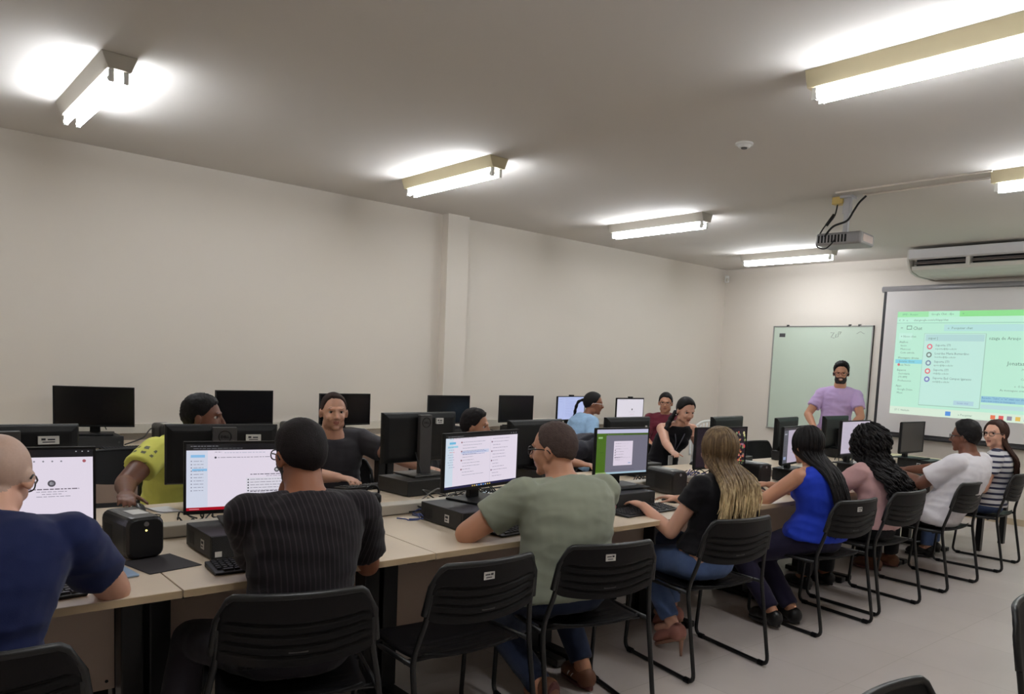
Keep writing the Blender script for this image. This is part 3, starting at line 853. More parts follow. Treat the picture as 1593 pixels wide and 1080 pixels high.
# ------------------------------------------------------------------ computers, power units, keyboards, small things
def pc(label, x, y, rz=0, group=None, L=.29, W=.29, H=HPC, sticker=True, z=ZD):
    """slim desktop computer lying flat, front faces +x"""
    t = thing('desktop_computer', label, 'computer', (x, y, z), math.radians(rz), group)
    b = MB(); b.box(-L/2, L/2-.012, -W/2, W/2, .004, H); b.build('case', M_PC, t, bevel=.003)
    b = MB(); b.box(L/2-.012, L/2, -W/2, W/2, .004, H); b.build('front_grille', M_PCF, t, bevel=.003)
    b = MB()
    for k in range(7):
        b.box(-L/2+.03+k*.010, -L/2+.034+k*.010, -W/2-.0008, -W/2+.001, .02, H-.02)
    b.build('side_vents', M_BLKMET, t)
    b = MB()
    for sx in (-1, 1):
        for sy in (-1, 1): b.cone((sx*(L/2-.03), sy*(W/2-.03), 0), (sx*(L/2-.03), sy*(W/2-.03), .006), .012, .012, 8)
    b.build('feet', M_BLKPL, t)
    b = MB(); b.cone((L/2, W/2-.03, H*.5), (L/2+.002, W/2-.03, H*.5), .008, .008, 12); b.build('power_button', M_GREY, t)
    if sticker:
        b = MB(); b.box(.03, .065, -W/2-.0012, -W/2+.001, .025, .06); o = b.build('asset_sticker', M_STICK, t)
        b = MB(); b.box(.036, .058, -W/2-.0018, -W/2-.0013, .044, .054); b.box(.036, .054, -W/2-.0018, -W/2-.0013, .032, .037); b.build('sticker_print', M_INK, o)
        b = MB(); b.box(L/2-.001, L/2+.0008, -W/2+.012, -W/2+.036, .012, .032); b.build('badge', M_STICK, t)
    return t
GP = 'slim black desktop computers'
pc('black slim computer under the monitor with the red taskbar', -3.035, 1.075, 0, GP)
pc('black slim computer with a white sticker under the white list page monitor', -3.005, 2.14, 0, GP, L=.35, W=.33)
pc('black slim computer under the monitor with the green sidebar', -3.02, 3.15, 0, GP, L=.30, W=.30, sticker=False)
pc('black slim computer under the dark sidebar monitor', -3.06, 5.12, 0, GP)
pc('black slim computer under the narrow looking lit monitor', -3.06, 6.05, 0, GP)
pc('black slim computer under the dark screened monitor at the far end', -3.02, 7.05, 0, GP)
for (y, yaw, n) in ((.44, 180, 'at the left edge under the first monitor seen from behind'), (1.33, 170, 'before the person in yellow, under the emblem monitor'), (2.36, 185, 'among tangled cables under the tall grey stand'),
                    (3.31, 188, 'opposite the grey green tee person'), (4.20, 184, 'behind the green sidebar monitor'), (5.36, 189, 'on the back row right of the halter top person'),
                    (6.34, 191, 'on the back row behind the blue blouse'), (7.19, 184, 'on the back row in front of the standing person')):
    pc('black slim computer ' + n, -3.88, y, yaw, GP, sticker=False, L=.29, W=.30)
for (y, n) in ((1.31, 'first dark monitor from the left'), (2.40, 'second dark wall monitor'), (3.30, 'third dark wall monitor'), (4.43, 'dark monitor below the pillar'),
               (5.29, 'dark monitor right of the pillar'), (6.10, 'lit bluish monitor'), (7.08, 'lit white wall monitor')):
    pc('black slim computer by the wall under the ' + n, -6.60, y, 0, GP, sticker=False)

def power_unit(label, x, y, rz, L=.23, W=.13, H=.155, z=ZD, group='black power backup units', led=True):
    t = thing('power_backup_unit', label, 'power unit', (x, y, z), math.radians(rz), group)
    def ring(xx, i):
        r = .028; out = []
        for cx, cz, a0 in ((W/2-i-r, H-i-r, 0), (-W/2+i+r, H-i-r, 90), (-W/2+i+r, i+r+.004, 180), (W/2-i-r, i+r+.004, 270)):
            for k in range(5):
                a = math.radians(a0 + k*22.5); out.append(Vector((xx, cx + r*math.cos(a), cz + r*math.sin(a))))
        return out
    b = MB(); b.rings([ring(-L/2, .01), ring(-L/2+.01, 0), ring(L/2-.03, 0), ring(L/2-.012, .002), ring(L/2, .009)])
    b.build('case', mat('power_unit_black', (20, 20, 21), 0.38, var=.05), t, smooth=False, bevel=.002)
    b = MB(); b.cone((L/2-.001, 0, H*.84), (L/2+.003, 0, H*.84), .0085, .0085, 16); b.build('power_button', M_SILV, t)
    if led:
        b = MB(); b.ell((L/2, 0, H*.69), (.003, .0035, .0035)); b.build('indicator_light', emis('led_yellow', (255, 226, 120), 3.0), t)
    b = MB(); b.box(-.04, .05, -.02, .035, H+.0002, H+.0012); b.build('top_label', M_STICK, t)
    b = MB(); b.box(-L/2+.03, -L/2+.10, -W/2-.0008, -W/2+.002, .04, H-.04); b.build('side_grille', M_PCF, t)
    return t
power_unit('black rounded power unit with a small yellow light beside the bald person\'s hand', -3.135, .735, 8)
power_unit('black rounded power unit beside the green sidebar monitor', -3.17, 3.74, -8, led=False, L=.26)
power_unit('black rounded power unit right of the blonde hair', -3.16, 4.66, -4, led=False)
power_unit('black rounded power unit by the wall, left of the person in yellow\'s sleeve', -6.72, 1.80, 0, led=False)
power_unit('black rounded power unit by the wall right of the second dark wall monitor', -6.72, 2.83, 0, led=False)

def keyboard(label, x, y, rz, z=ZD, L=.44, Wd=.135, group='black keyboards'):
    """long side along local y, user on +x"""
    t = thing('keyboard', label, 'keyboard', (x, y, z), math.radians(rz), group)
    b = MB(); b.rings([[Vector((px, s*L/2, pz)) for px, pz in ((Wd/2, .002), (Wd/2, .010), (-Wd/2, .022), (-Wd/2, .002))] for s in (-1, 1)]); b.build('body', M_KEYB, t, bevel=.003)
    b = MB()
    for r in range(6):
        x0 = Wd/2 - .014 - r*.0195; n = 21; z0 = .0105 + (Wd/2-x0)/Wd*.012
        if r == 0:
            segs = [(-.19,-.155),(-.153,-.135),(-.133,-.113),(-.111,-.001),(.001,.021),(.023,.043),(.06,.078),(.08,.098),(.1,.118),(.14,.178),(.18,.198)]
        else: segs = [(-.205+k*.0196, -.205+k*.0196+.0168) for k in range(n) if k not in (15,)]
        for a, c in segs:
            b.rings([[Vector((x0-.0165+i, a+i, zz)), Vector((x0-i, a+i, zz)), Vector((x0-i, c-i, zz)), Vector((x0-.0165+i, c-i, zz))] for i, zz in ((0, z0), (.002, z0+.006))])
    b.build('keys', M_KEY, t)
    b = MB(); b.tube(smooth_pts([(-Wd/2, .05, .012), (-Wd/2-.012, .07, .006), (-Wd/2-.016, .14, .004), (-Wd/2-.018, .22, .004)], 5), .002, 5)
    b.build('cable', M_CAB, t, smooth=True)
    return t
k1 = keyboard('black keyboard partly hidden by the black ribbed tee person\'s arm', -2.74, 1.10, -3)
dup(k1, (-2.72, .28, ZD), 0.05, 'black keyboard under the bald person\'s hands')
dup(k1, (-2.75, 2.28, ZD), 0.1, 'black keyboard in front of the person in the grey green tee')
dup(k1, (-2.78, 3.12, ZD), math.radians(4), 'black keyboard between the grey green tee person and the blonde person')
dup(k1, (-2.80, 4.02, ZD), math.radians(6), 'black keyboard left of the blue blouse person\'s elbow')
dup(k1, (-2.80, 5.0, ZD), 0, 'black keyboard in front of the curly haired person in pink')
dup(k1, (-2.8, 6.25, ZD), 0, 'black keyboard in front of the person in the white shirt')
dup(k1, (-4.13-.1+.12, 2.23, ZD), math.radians(183), 'black keyboard before the person in the dark grey tee')
dup(k1, (-4.0, 3.32, ZD), PI, 'black keyboard of the half hidden dark haired person') if False else None
dup(k1, (-6.32, 1.50, ZD), math.radians(3), 'black keyboard on the wall desk behind the empty chair')
dup(k1, (-6.32, 5.3, ZD), 0, 'black keyboard on the wall desk right of the pillar')

def mouse(label, x, y, rz, m=None, z=ZD, group='computer mice'):
    t = thing('computer_mouse', label, 'mouse', (x, y, z), math.radians(rz), group)
    b = MB(); rings = []
    for k in range(9):
        a = k/8; xx = -.055 + .11*a; wv = .031*math.sin(PI*min(max(a, .03), .97))**.4*(1-.08*a); hh = .034*math.sin(PI*min(max(a*.9+.05, .05), .97))**.7
        rings.append([Vector((xx, wv*math.cos(t_), .003+max(hh*math.sin(t_), 0) if math.sin(t_) > 0 else .002)) for t_ in [2*PI*j/16 for j in range(16)]])
    b.rings(rings); b.build('body', m or M_KEYB, t, smooth=True)
    b = MB(); b.cone((.022, -.003, .030), (.022, .003, .030), .008, .008, 12); b.build('scroll_wheel', M_GREY, t)
    b = MB(); b.tube(smooth_pts([(.055, 0, .01), (.10, .01, .004), (.15, .05, .004), (.19, .04, .004)], 5), .002, 5); b.build('cable', M_CAB, t, smooth=True)
    return t
mo = mouse('grey and black mouse under the hand of the person in yellow', -3.955, .95, 0, mat('mouse_grey', (70, 70, 72), .35))
mouse('black mouse right of the keyboard by the blonde person\'s elbow', -2.93, 3.50, 180)
mouse('black mouse left of the blue blouse person\'s arm', -2.93, 4.40, 180)
mouse('dark mouse under the hand of the person in the black halter top', -4.02, 5.10, 0)
mouse('red mouse under the half hidden person\'s hand', -4.02, 3.55, 0, mat('mouse_red', (150, 50, 44), .4))

b = MB(MB().M); b.box(-.11,.11,-.09,.09,0,.003, Matrix.Rotation(math.radians(12),4,'Z'))
t = b.build('mouse_pad', mat('pad_dark', (46, 42, 44), .8, var=.1, scale=120), bevel=.001); t.location = (-2.94, .775, ZD+.0005); tag(t, 'dark grey mouse pad in front of the power unit', 'mouse pad')
t = thing('smartphone', 'light blue backed smartphone lying by the bald person\'s wrist', 'phone', (-2.88, .635, ZD), math.radians(6))
b = MB(); b.box(-.075,.075,-.036,.036,.0005,.009); b.build('body', mat('phone_blue', (150, 176, 206), .3), t, bevel=.004)
b = MB(); b.box(-.07,-.045,-.03,-.005,.009,.0105); b.build('camera_bump', M_GREY, t, bevel=.002)
# folded papers
for (x, y, rz, lx, ly, lab) in ((-3.93, 1.05, 8, .16, .10, 'small white paper beside the person in yellow\'s mouse'), (-3.56, 4.08, -10, .21, .15, 'sheet of white paper before the person in the black halter top'),
                                (-3.62, 2.72, 14, .2, .14, 'pale blue paper behind the white list page monitor'), (-2.86, 4.22, 5, .12, .09, 'small pale paper left of the blue blouse person\'s arm')):
    b = MB(); b.rings([[Vector((-lx/2, s*ly/2, z0)), Vector((0, s*ly/2, z0+.002)), Vector((lx/2, s*ly/2, z0))] + [Vector((lx/2, s*ly/2, z0-.0006)), Vector((0, s*ly/2, z0+.0012)), Vector((-lx/2, s*ly/2, z0-.0006))] for s, z0 in ((-1, .001), (1, .001))])
    o = b.build('paper_sheet', mat('paper_blue' if 'blue' in lab[:9] else 'paper_white', (196, 214, 230) if 'blue' in lab[:9] else (226, 226, 226), .7))
    o.location = (x, y, ZD+.0005); o.rotation_euler = (0, 0, math.radians(rz)); tag(o, lab, 'paper', 'loose papers on the desks')
# pink pouch
b = MB(); rings = []
for k in range(13):
    a = k/12; s_ = math.sin(PI*min(max(a, .04), .96))**.35
    rings.append([Vector(((.035*s_)*math.cos(q) , -.11+.22*a, .022 + .022*s_*math.sin(q) + .002*noise.noise(Vector((a*9, q, 0))))) for q in [2*PI*j/16 for j in range(16)]])
b.rings(rings); o = b.build('pencil_pouch', mat('pink_print', (206, 150, 152), .8, var=.35, scale=120), smooth=True)
o.location = (-2.915, 3.06, ZD); o.rotation_euler = (0, 0, math.radians(8)); tag(o, 'soft pink patterned pouch behind the keyboard by the grey green tee person', 'pouch')
# water bottle
t = thing('water_bottle', 'black insulated bottle with a loop lid at the black ribbed tee person\'s right', 'bottle', (-2.86, 1.545, ZD))
b = MB(); pr = [(.001,0),(.034,0),(.036,.006),(.036,.15),(.034,.165),(.031,.17)]
b.rings([[Vector((r*math.cos(2*PI*k/24), r*math.sin(2*PI*k/24), z)) for k in range(24)] for r, z in pr]); b.build('body', mat('bottle_black', (18,18,20), .35), t, smooth=True, bevel=.001)
b = MB(); pr = [(.034,.17),(.036,.174),(.036,.197),(.028,.207),(.001,.208)]
b.rings([[Vector((r*math.cos(2*PI*k/24), r*math.sin(2*PI*k/24), z)) for k in range(24)] for r, z in pr]); b.build('lid', M_BLKPL, t, smooth=True)
b = MB(); b.tube(smooth_pts([(0,-.026,.198),(0,-.028,.218),(0,-.012,.236),(0,.012,.236),(0,.028,.218),(0,.026,.198)],5), .0045, 8); b.build('carry_loop', M_BLKPL, t, smooth=True)
# white device and green mat at the far end
t = thing('network_device', 'small white network box left of the curly haired person\'s screen', 'network box', (-3.0, 5.98, ZP), 0)
b = MB(); b.box(-.06,.06,-.09,.09,.001,.028); b.build('case', M_WHITEPL, t, bevel=.006)
b = MB(); b.box(.0598,.061,-.07,.07,.008,.018); b.build('port_strip', M_GREY, t)
b = MB(); b.box(-.12,.12,-.15,.15,0,.004); o = b.build('desk_mat', mat('dark_green_mat', (34, 62, 50), .6)); o.location = (-2.86, 6.72, ZD+.0005); tag(o, 'dark green mat in front of the person in the white shirt', 'mat')

# cables along the channel
def cable(name, pts, r, m, label, group=None, cat='cable'):
    b = MB(); b.tube(smooth_pts(pts, 7), r, 7); return tag(b.build(name, m, smooth=True), label, cat, group)
def tangle(yc, x0, n, m, label, group, spread=.16, hgt=.05, seed=0, r=.0036):
    """a heap of crossing cables nobody could count: one object"""
    rnd = random.Random(seed); b = MB()
    for k in range(n):
        p = []; a = rnd.uniform(0, 6); cx = x0 + rnd.uniform(-.04, .04); cy = yc + rnd.uniform(-spread, spread)
        for j in range(7):
            aa = a + j*rnd.uniform(.5, 1.0)
            p.append((cx + .07*math.cos(aa)*rnd.uniform(.5, 1.2), cy + spread*.6*math.sin(aa)*rnd.uniform(.5, 1.2), ZD + r + .001 + rnd.random()**2*hgt))
        b.tube(smooth_pts(p, 7), r, 7)
    o = tag(b.build('cable_tangle', m, smooth=True), label.replace(' cable ', ' cables ', 1), 'cables'); o['kind'] = 'stuff'
tangle(2.02, -3.22, 5, M_BLUECAB, 'blue network cable coiled on the desk right of the black bottle', 'coiled blue network cables', .09, .03, 3, .003)
tangle(2.10, -3.24, 5, M_CAB, 'black cable bundled on the desk against the computer left of the grey green tee person', 'bundled black cables', .08, .05, 4)
tangle(2.50, -3.52, 9, M_CAB, 'black cable tangled below the monitor on the tall grey stand', 'tangled black cables below the tall grey stand', .22, .07, 5)
tangle(2.35, -3.52, 3, M_GREYCAB, 'grey cable tangled below the monitor on the tall grey stand', 'tangled grey cables below the tall grey stand', .2, .08, 6)
tangle(.55, -3.40, 5, M_CAB, 'black cable looping between the bald person\'s monitor and the power unit', 'looping black cables at the left', .14, .13, 7, .004)
tangle(1.14, -3.60, 4, M_CAB, 'black cable tangled left of the red taskbar monitor', 'tangled black cables left of the red taskbar monitor', .08, .06, 8)
tangle(4.15, -3.45, 12, M_CAB, 'black cable tangled before the person in the black halter top', 'tangled black cables before the halter top person', .28, .10, 9)
tangle(4.25, -3.42, 4, mat('violet_cable', (84, 84, 150), .5), 'bluish cable tangled before the person in the black halter top', 'tangled bluish cables before the halter top person', .2, .08, 10)
tangle(4.3, -3.35, 4, mat('brown_cable', (96, 52, 50), .5), 'reddish brown cable tangled before the person in the black halter top', 'tangled brown cables before the halter top person', .2, .08, 12)
tangle(5.0, -3.50, 9, M_CAB, 'black cable tangled between the flowery picture and the blue blouse person', 'tangled black cables left of the blue blouse', .22, .12, 11)
tangle(6.55, -3.42, 5, M_CAB, 'black cable looping behind the dark screened monitor', 'looping black cables at the far end', .2, .15, 13)
cable('cable', [(-6.5,1.47,.76),(-6.6,1.62,.80),(-6.85,1.75,.85),(-6.95,1.95,.86)], .005, M_CAB, 'black cable between the first wall computer and the wall power unit')
cable('cable', [(-3.96,.98,.752),(-3.86,1.02,.745),(-3.80,1.10,.75),(-3.72,1.16,.745)], .0022, M_GREYCAB, 'thin grey mouse cable right of the hand of the person in yellow')
cable('cable', [(-6.98,4.9,.862),(-6.6,4.95,.79),(-6.55,5.05,.80),(-6.62,5.2,.76)], .004, M_CAB, 'black cable from the wall to the desk right of the pillar')

# white plastic chair in the far corner, behind the halter top person
t = thing('plastic_chair', 'white plastic armchair with a slatted fan back in the far left corner', 'chair', (-6.02, 7.95, 0), math.radians(-45))
b = MB()
for k in range(9):
    a = -1 + k/4.0; y = a*.17
    b.tube([(-.20, y*.75, .44), (-.235, y*.95, .62), (-.275, y*1.05, .78), (-.30, y*.92, .865 - .06*a*a)], .009, 6)
b.build('back_slats', M_WHITEPL, t, smooth=True)
b = MB(); b.tube(smooth_pts([(-.20,-.25,.44),(-.25,-.245,.62),(-.29,-.22,.76),(-.305,-.12,.86),(-.31,0,.885),(-.305,.12,.86),(-.29,.22,.76),(-.25,.245,.62),(-.20,.25,.44)],6), .016, 8); b.build('back_frame', M_WHITEPL, t, smooth=True)
b = MB(); b.box(-.22,.22,-.23,.23,.415,.445); b.build('seat', M_WHITEPL, t, bevel=.015)
for sy in (-1, 1):
    b = MB(); b.tube(filleted([(-.24,sy*.25,.66),(.16,sy*.265,.66),(.20,sy*.26,.60),(.20,sy*.25,.43)],.04), .017, 8); b.build('armrest', M_WHITEPL, t, smooth=True)
    for sx in (-1, 1):
        b = MB(); b.cone((sx*.2,sy*.21,.42),(sx*.25,sy*.25,0),.024,.018,10); b.build('leg', M_WHITEPL, t, smooth=True)

# ------------------------------------------------------------------ people
def baked(mb, name, mats, parent, vox=0.008, smooth=4, fac=0.5, post=None, shade=True):
    """fuse overlapping volumes into one continuous skin"""
    me = bpy.data.meshes.new(name); me.from_pydata([tuple(v) for v in mb.v], [], mb.f)
    bm = bmesh.new(); bm.from_mesh(me); bmesh.ops.recalc_face_normals(bm, faces=bm.faces); bm.to_mesh(me); bm.free()
    o = bpy.data.objects.new(name, me); COL.objects.link(o)
    r = o.modifiers.new('r', 'REMESH'); r.mode = 'VOXEL'; r.voxel_size = vox
    if smooth:
        s = o.modifiers.new('s', 'SMOOTH'); s.factor = fac; s.iterations = smooth
    dg = bpy.context.evaluated_depsgraph_get()
    m2 = bpy.data.meshes.new_from_object(o.evaluated_get(dg))
    bpy.data.objects.remove(o); bpy.data.meshes.remove(me)
    m2.name = name
    m2.materials.clear()
    for m_ in mats: m2.materials.append(m_)
    if post: post(m2)
    if shade: m2.polygons.foreach_set('use_smooth', [True]*len(m2.polygons))
    o = bpy.data.objects.new(name, m2); COL.objects.link(o); o.parent = parent
    return o

def ik(a, t, l1, l2, pole):
    a = Vector(a); t = Vector(t); d = t - a; L = d.length
    if L > (l1 + l2)*.995: t = a + d.normalized()*(l1+l2)*.995; d = t - a; L = d.length
    d.normalize(); x = (l1*l1 - l2*l2 + L*L)/(2*L); h = math.sqrt(max(l1*l1 - x*x, 0))
    p = Vector(pole); p = p - d*p.dot(d)
    if p.length < 1e-5: p = d.orthogonal()
    p.normalize()
    return a + d*x + p*h, t

def ellring(c, l, f, rw, rd, n=24, e=2.3):
    out = []
    for k in range(n):
        a = 2*PI*k/n; ca, sa = math.cos(a), math.sin(a)
        out.append(c + l*(rw*math.copysign(abs(ca)**(2/e), ca)) + f*(rd*math.copysign(abs(sa)**(2/e), sa)))
    return out

def add_hand(mb, wrist, d, nrm, thumb, sc=1.0, curl=0.35, spread=1.0):
    """palm, four jointed fingers of different length and a thumb leaving the side; nrm = back of the hand"""
    d = d.normalized(); nrm = (nrm - d*nrm.dot(d)).normalized(); s = d.cross(nrm).normalized()
    if s.dot(thumb) < 0: s = -s            # s points to the thumb side
    rings = []
    for t_, wv, th in ((-.01, .026, .020), (.02, .033, .0185), (.05, .039, .017), (.082, .041, .014), (.094, .036, .010)):
        rings.append(ellring(wrist + d*t_*sc, s, nrm, wv*sc, th*sc, 16))
    mb.rings(rings)
    for i, (off, L, r) in enumerate(((.029, .070, .0088), (.0095, .078, .0090), (-.0105, .072, .0086), (-.030, .057, .0078))):
        p = wrist + (d*.086 + s*off*spread)*sc; q = d.copy() + s*off*2.2*spread; q.normalize()
        c = curl*(1 + .12*i)
        for j, (fr, rr) in enumerate(((.44, 1), (.32, .93), (.24, .84))):
            ang = c*(.55, 1.0, .7)[j]
            q = (q*math.cos(ang) - nrm*math.sin(ang)).normalized()
            p2 = p + q*L*fr*sc
            mb.cone(p, p2, r*rr*sc, r*rr*.92*sc, 9, True, True); p = p2
    p = wrist + (d*.026 + s*.026 - nrm*.004)*sc
    q = (s*.75 + d*.66 - nrm*.25).normalized()
    for L, r in ((.040, .0125), (.032, .0100), (.026, .0088)):
        p2 = p + q*L*sc; mb.cone(p, p2, r*sc, r*.88*sc, 9, True, True); p = p2
        q = (q + d*.35 - nrm*.12).normalized()

SKULL = ((Vector((-.012, 0, .022)), (.097, .075, .094)), (Vector((.012, 0, -.020)), (.077, .064, .086)))
def skull_r(dv):
    best = 0
    for c, r in SKULL:
        A = sum((dv[i]/r[i])**2 for i in range(3)); B = -2*sum(dv[i]*c[i]/r[i]**2 for i in range(3)); C = sum((c[i]/r[i])**2 for i in range(3)) - 1
        D = B*B - 4*A*C
        if D > 0: best = max(best, (-B + math.sqrt(D))/(2*A))
    return best
def sstep(a, b, x):
    t_ = min(max((x-a)/(b-a), 0), 1); return t_*t_*(3-2*t_)
def interp(tab, x):
    for (x0, y0), (x1, y1) in zip(tab, tab[1:]):
        if x <= x1: return y0 + (y1-y0)*(x-x0)/(x1-x0)
    return tab[-1][1]

def person(label, pelvis, head, yaw, hyaw, hpitch, skin, shirt, pants, hair, S=1.0, bulk=1.0, fem=False, hroll=0, slouch=.05,
           sleeve=.55, lh=None, rh=None, lpole=None, rpole=None, lf=None, rf=None, pants_len=.95, shoe=None, hairspec=None, beard=None, glasses=None,
           vox=.0065, cat='person', name='person', standing=False, hand_curl=.35, scalp=None, lips=None, hem=-.10, neck_len=1.0, belly=0.0, wrinkle=.0055, tank=False, extra=None, sleeve_r=1.0, lnrm=None, rnrm=None, heel=False):
    P = Vector(pelvis); Hd = Vector(head)
    yw = math.radians(yaw); f = Vector((math.cos(yw), math.sin(yw), 0)); l = Vector((-math.sin(yw), math.cos(yw), 0)); up = Vector((0, 0, 1))
    root = thing(name, label, cat, (P.x, P.y, 0))
    off = Vector((P.x, P.y, 0))
    T = Matrix.Translation(-off)
    # head frame
    HR = Matrix.Rotation(math.radians(hyaw), 3, 'Z') @ Matrix.Rotation(math.radians(hpitch), 3, 'Y') @ Matrix.Rotation(math.radians(hroll), 3, 'X')
    HM = Matrix.Translation(Hd) @ HR.to_4x4() @ Matrix.Scale(S, 4)
    hx = HR @ Vector((1, 0, 0))
    Nb = Hd + (HR @ Vector((-.035, 0, -.06)))*S + Vector((0, 0, -.058*S*neck_len)) - f*.012
    spine_up = (Nb - P).normalized()
    ft = (f - spine_up*f.dot(spine_up)).normalized()
    def sp(s):
        return P.lerp(Nb, s) - ft*(slouch*math.sin(PI*min(max(s, 0), 1)))
    TL = (Nb-P).length
    def axis(s):
        u_ = (sp(s+.05) - sp(s-.05)).normalized(); return (f - u_*f.dot(u_)).normalized()
    if fem:
        tab = [(-.15, .165, .115), (0, .178, .125), (.14, .168, .115), (.36, .125, .092), (.55, .140, .100), (.72, .152, .104), (.84, .150, .086), (.92, .105, .066), (.98, .060, .052), (1.04, .048, .050)]
    else:
        tab = [(-.15, .155, .115), (0, .168, .125), (.15, .160, .118), (.36, .148, .108), (.58, .164, .116), (.74, .176, .114), (.85, .172, .094), (.925, .118, .074), (.98, .068, .060), (1.04, .056, .058)]
    def torso(mb, infl, s0, s1, wmul=1.0):
        rings = []; n = 15
        for k in range(n):
            s = s0 + (s1-s0)*k/(n-1)
            hw = interp([(a, b_) for a, b_, c_ in tab], s); hd = interp([(a, c_) for a, b_, c_ in tab], s)
            bm_ = bulk if s < .9 else 1 + (bulk-1)*.4
            fa = axis(s); bel = belly*math.exp(-((s-.25)/.22)**2)
            rings.append(ellring(sp(s) + fa*bel*.5, l, fa, (hw*S*bm_*wmul + infl*(1.9 if (infl > 0 and s < .08) else 1) + bel*.4), hd*S*bm_ + infl*(1.9 if (infl > 0 and s < .08) else 1) + bel*.5))
        mb.rings(rings)
        if fem:
            for e in (-1, 1):
                c = sp(.66) + axis(.66)*.075*S + l*e*.07*S
                mb.ell(c, ((.055*S + infl),)*3)
    # joints
    shw = (.152 if fem else .182)*S*(.5+.5*bulk)
    ssh = .80 if standing else .845; shp = {1: sp(ssh) + l*shw, -1: sp(ssh) - l*shw}
    la, lb, lhand = .285*S, .245*S, S*(.90 if fem else 1.0)
    arms = {}
    for e, tgt, pole in ((1, lh, lpole), (-1, rh, rpole)):
        if tgt is None: tgt = P + f*.30 + l*e*.14 + up*.10
        tgt = Vector(tgt)
        pole = Vector(pole) if pole is not None else (-up*.8 + l*e*.55 - f*.25)
        el, wr = ik(shp[e], tgt, la, lb, pole); arms[e] = (shp[e], el, wr)
    hp = {e: P + l*e*.088*S - up*.0 for e in (1, -1)}
    legs = {}
    for e, tgt in ((1, lf), (-1, rf)):
        if tgt is None:
            tgt = (P + l*e*.10 - up*(P.z-.09)) if standing else (P + f*.42 + l*e*.13 - up*(P.z - .09))
        kn, an = ik(hp[e], Vector(tgt), .43*S, .42*S, f*.9 + up*.9 if not standing else f)
        legs[e] = (hp[e], kn, an)
    ar = (.044 if fem else .052)*S*(.4+.6*bulk)
    # ---- body
    mb = MB(T)
    torso(mb, -.006, -.1, 1.04)
    nr = (.050 if fem else .062)*S
    mb.cone(Nb - spine_up*.03, Hd + (HR @ Vector((-.022, 0, -.055)))*S, nr*1.12, nr*.95, 20, True, True)
    for e in (1, -1):
        a, el, wr = arms[e]
        mb.ell(a, ((.055 if fem else .062)*S,)*3)
        mb.cone(sp(.90) + l*e*.05, a, .05*S, .056*S if not fem else .047*S, 14, True, True)
        mb.cone(a, el, ar*1.12, ar*.86, 16, True, True)
        m_ = el.lerp(wr, .3)
        mb.cone(el, m_, ar*.84, ar*.86, 14, True, True); mb.cone(m_, wr, ar*.86, .028*S*(.9 if fem else 1), 14, True, True)
        fd = (wr - el).normalized()
        hn = {1: lnrm, -1: rnrm}[e]
        nrm = Vector(hn) if hn is not None else up
        hd_ = fd.copy()
        if hn is None: hd_ = Vector((fd.x, fd.y, fd.z*.25)).normalized()
        add_hand(mb, wr, hd_, nrm, -l*e, lhand, hand_curl)
        h_, kn, an = legs[e]
        mb.cone(h_, kn, .082*S, .054*S, 14, True, True)
        mb.cone(kn, an, .052*S, .036*S, 14, True, True)
        fd = f
        mb.cone(an, an + fd*.12*S - up*.045, .036*S, .026*S, 12, True, True); mb.cone(an-up*.03, an - fd*.04 - up*.03, .032*S, .03*S, 10, True, True)
    # head
    hb = MB(T @ HM)
    for c, r in SKULL: hb.ell(c, r, None, 28, 16)
    hb.ell((.024, 0, -.064), (.056, .050, .044)); hb.ell((.062, 0, -.096), (.020, .022, .017))
    for e in (-1, 1):
        hb.ell((.055, e*.034, -.030), (.026, .022, .026)); hb.ell((-.004, e*.050, -.07), (.03, .016, .03))
        R_ = Matrix.Rotation(e*math.radians(22), 3, 'Z') @ Matrix.Rotation(math.radians(8), 3, 'Y')
        hb.ell((-.010, e*.079, -.010), (.018, .0085, .031), R_)
        hb.ell((.088, e*.010, -.034), (.010, .0075, .0075))
    hb.cone((.084, 0, .014), (.1035, 0, -.029), .0085, .0115, 12, True, True)
    hb.ell((.076, 0, .024), (.016, .050, .011)); hb.ell((.080, 0, -.0555), (.0105, .021, .0065)); hb.ell((.078, 0, -.0665), (.010, .018, .0065))
    mb.v += hb.v; o0 = len(mb.v) - len(hb.v); mb.f += [[i + o0 for i in q] for q in hb.f]
    inv = (T @ HM).inverted()
    def post(me):
        mi = []
        for v in me.vertices:
            q = inv @ v.co
            if abs(q.x) < .14 and abs(q.z) < .14 and abs(q.y) < .1:
                for e in (-1, 1):
                    dd = ((q.y - e*.031)/.0150)**2 + ((q.z - .004)/.0080)**2
                    if q.x > .04 and dd < 6: q = q - Vector((.0080*math.exp(-dd), 0, 0))
                # mouth line
                if q.x > .07: q.x -= .0025*math.exp(-((q.z+.061)/.0025)**2 - (q.y/.02)**2)
                v.co = (T @ HM) @ q
        for p in me.polygons:
            q = inv @ p.center; k = 0
            if abs(q.y) < .1 and abs(q.z) < .13 and abs(q.x) < .12:
                if q.x > .076 and abs(q.y) < .0185 and -.070 < q.z < -.052: k = 1
                elif beard and q.x > .0 and beard_mask(q) : k = 2
                elif scalp and scalp_mask(q): k = 3
            mi.append(k)
        me.polygons.foreach_set('material_index', mi)
    ms = [skin, lips or M_LIPS, beard or skin, scalp or skin]
    body = baked(mb, 'body', ms, root, vox, 3, .5, post)
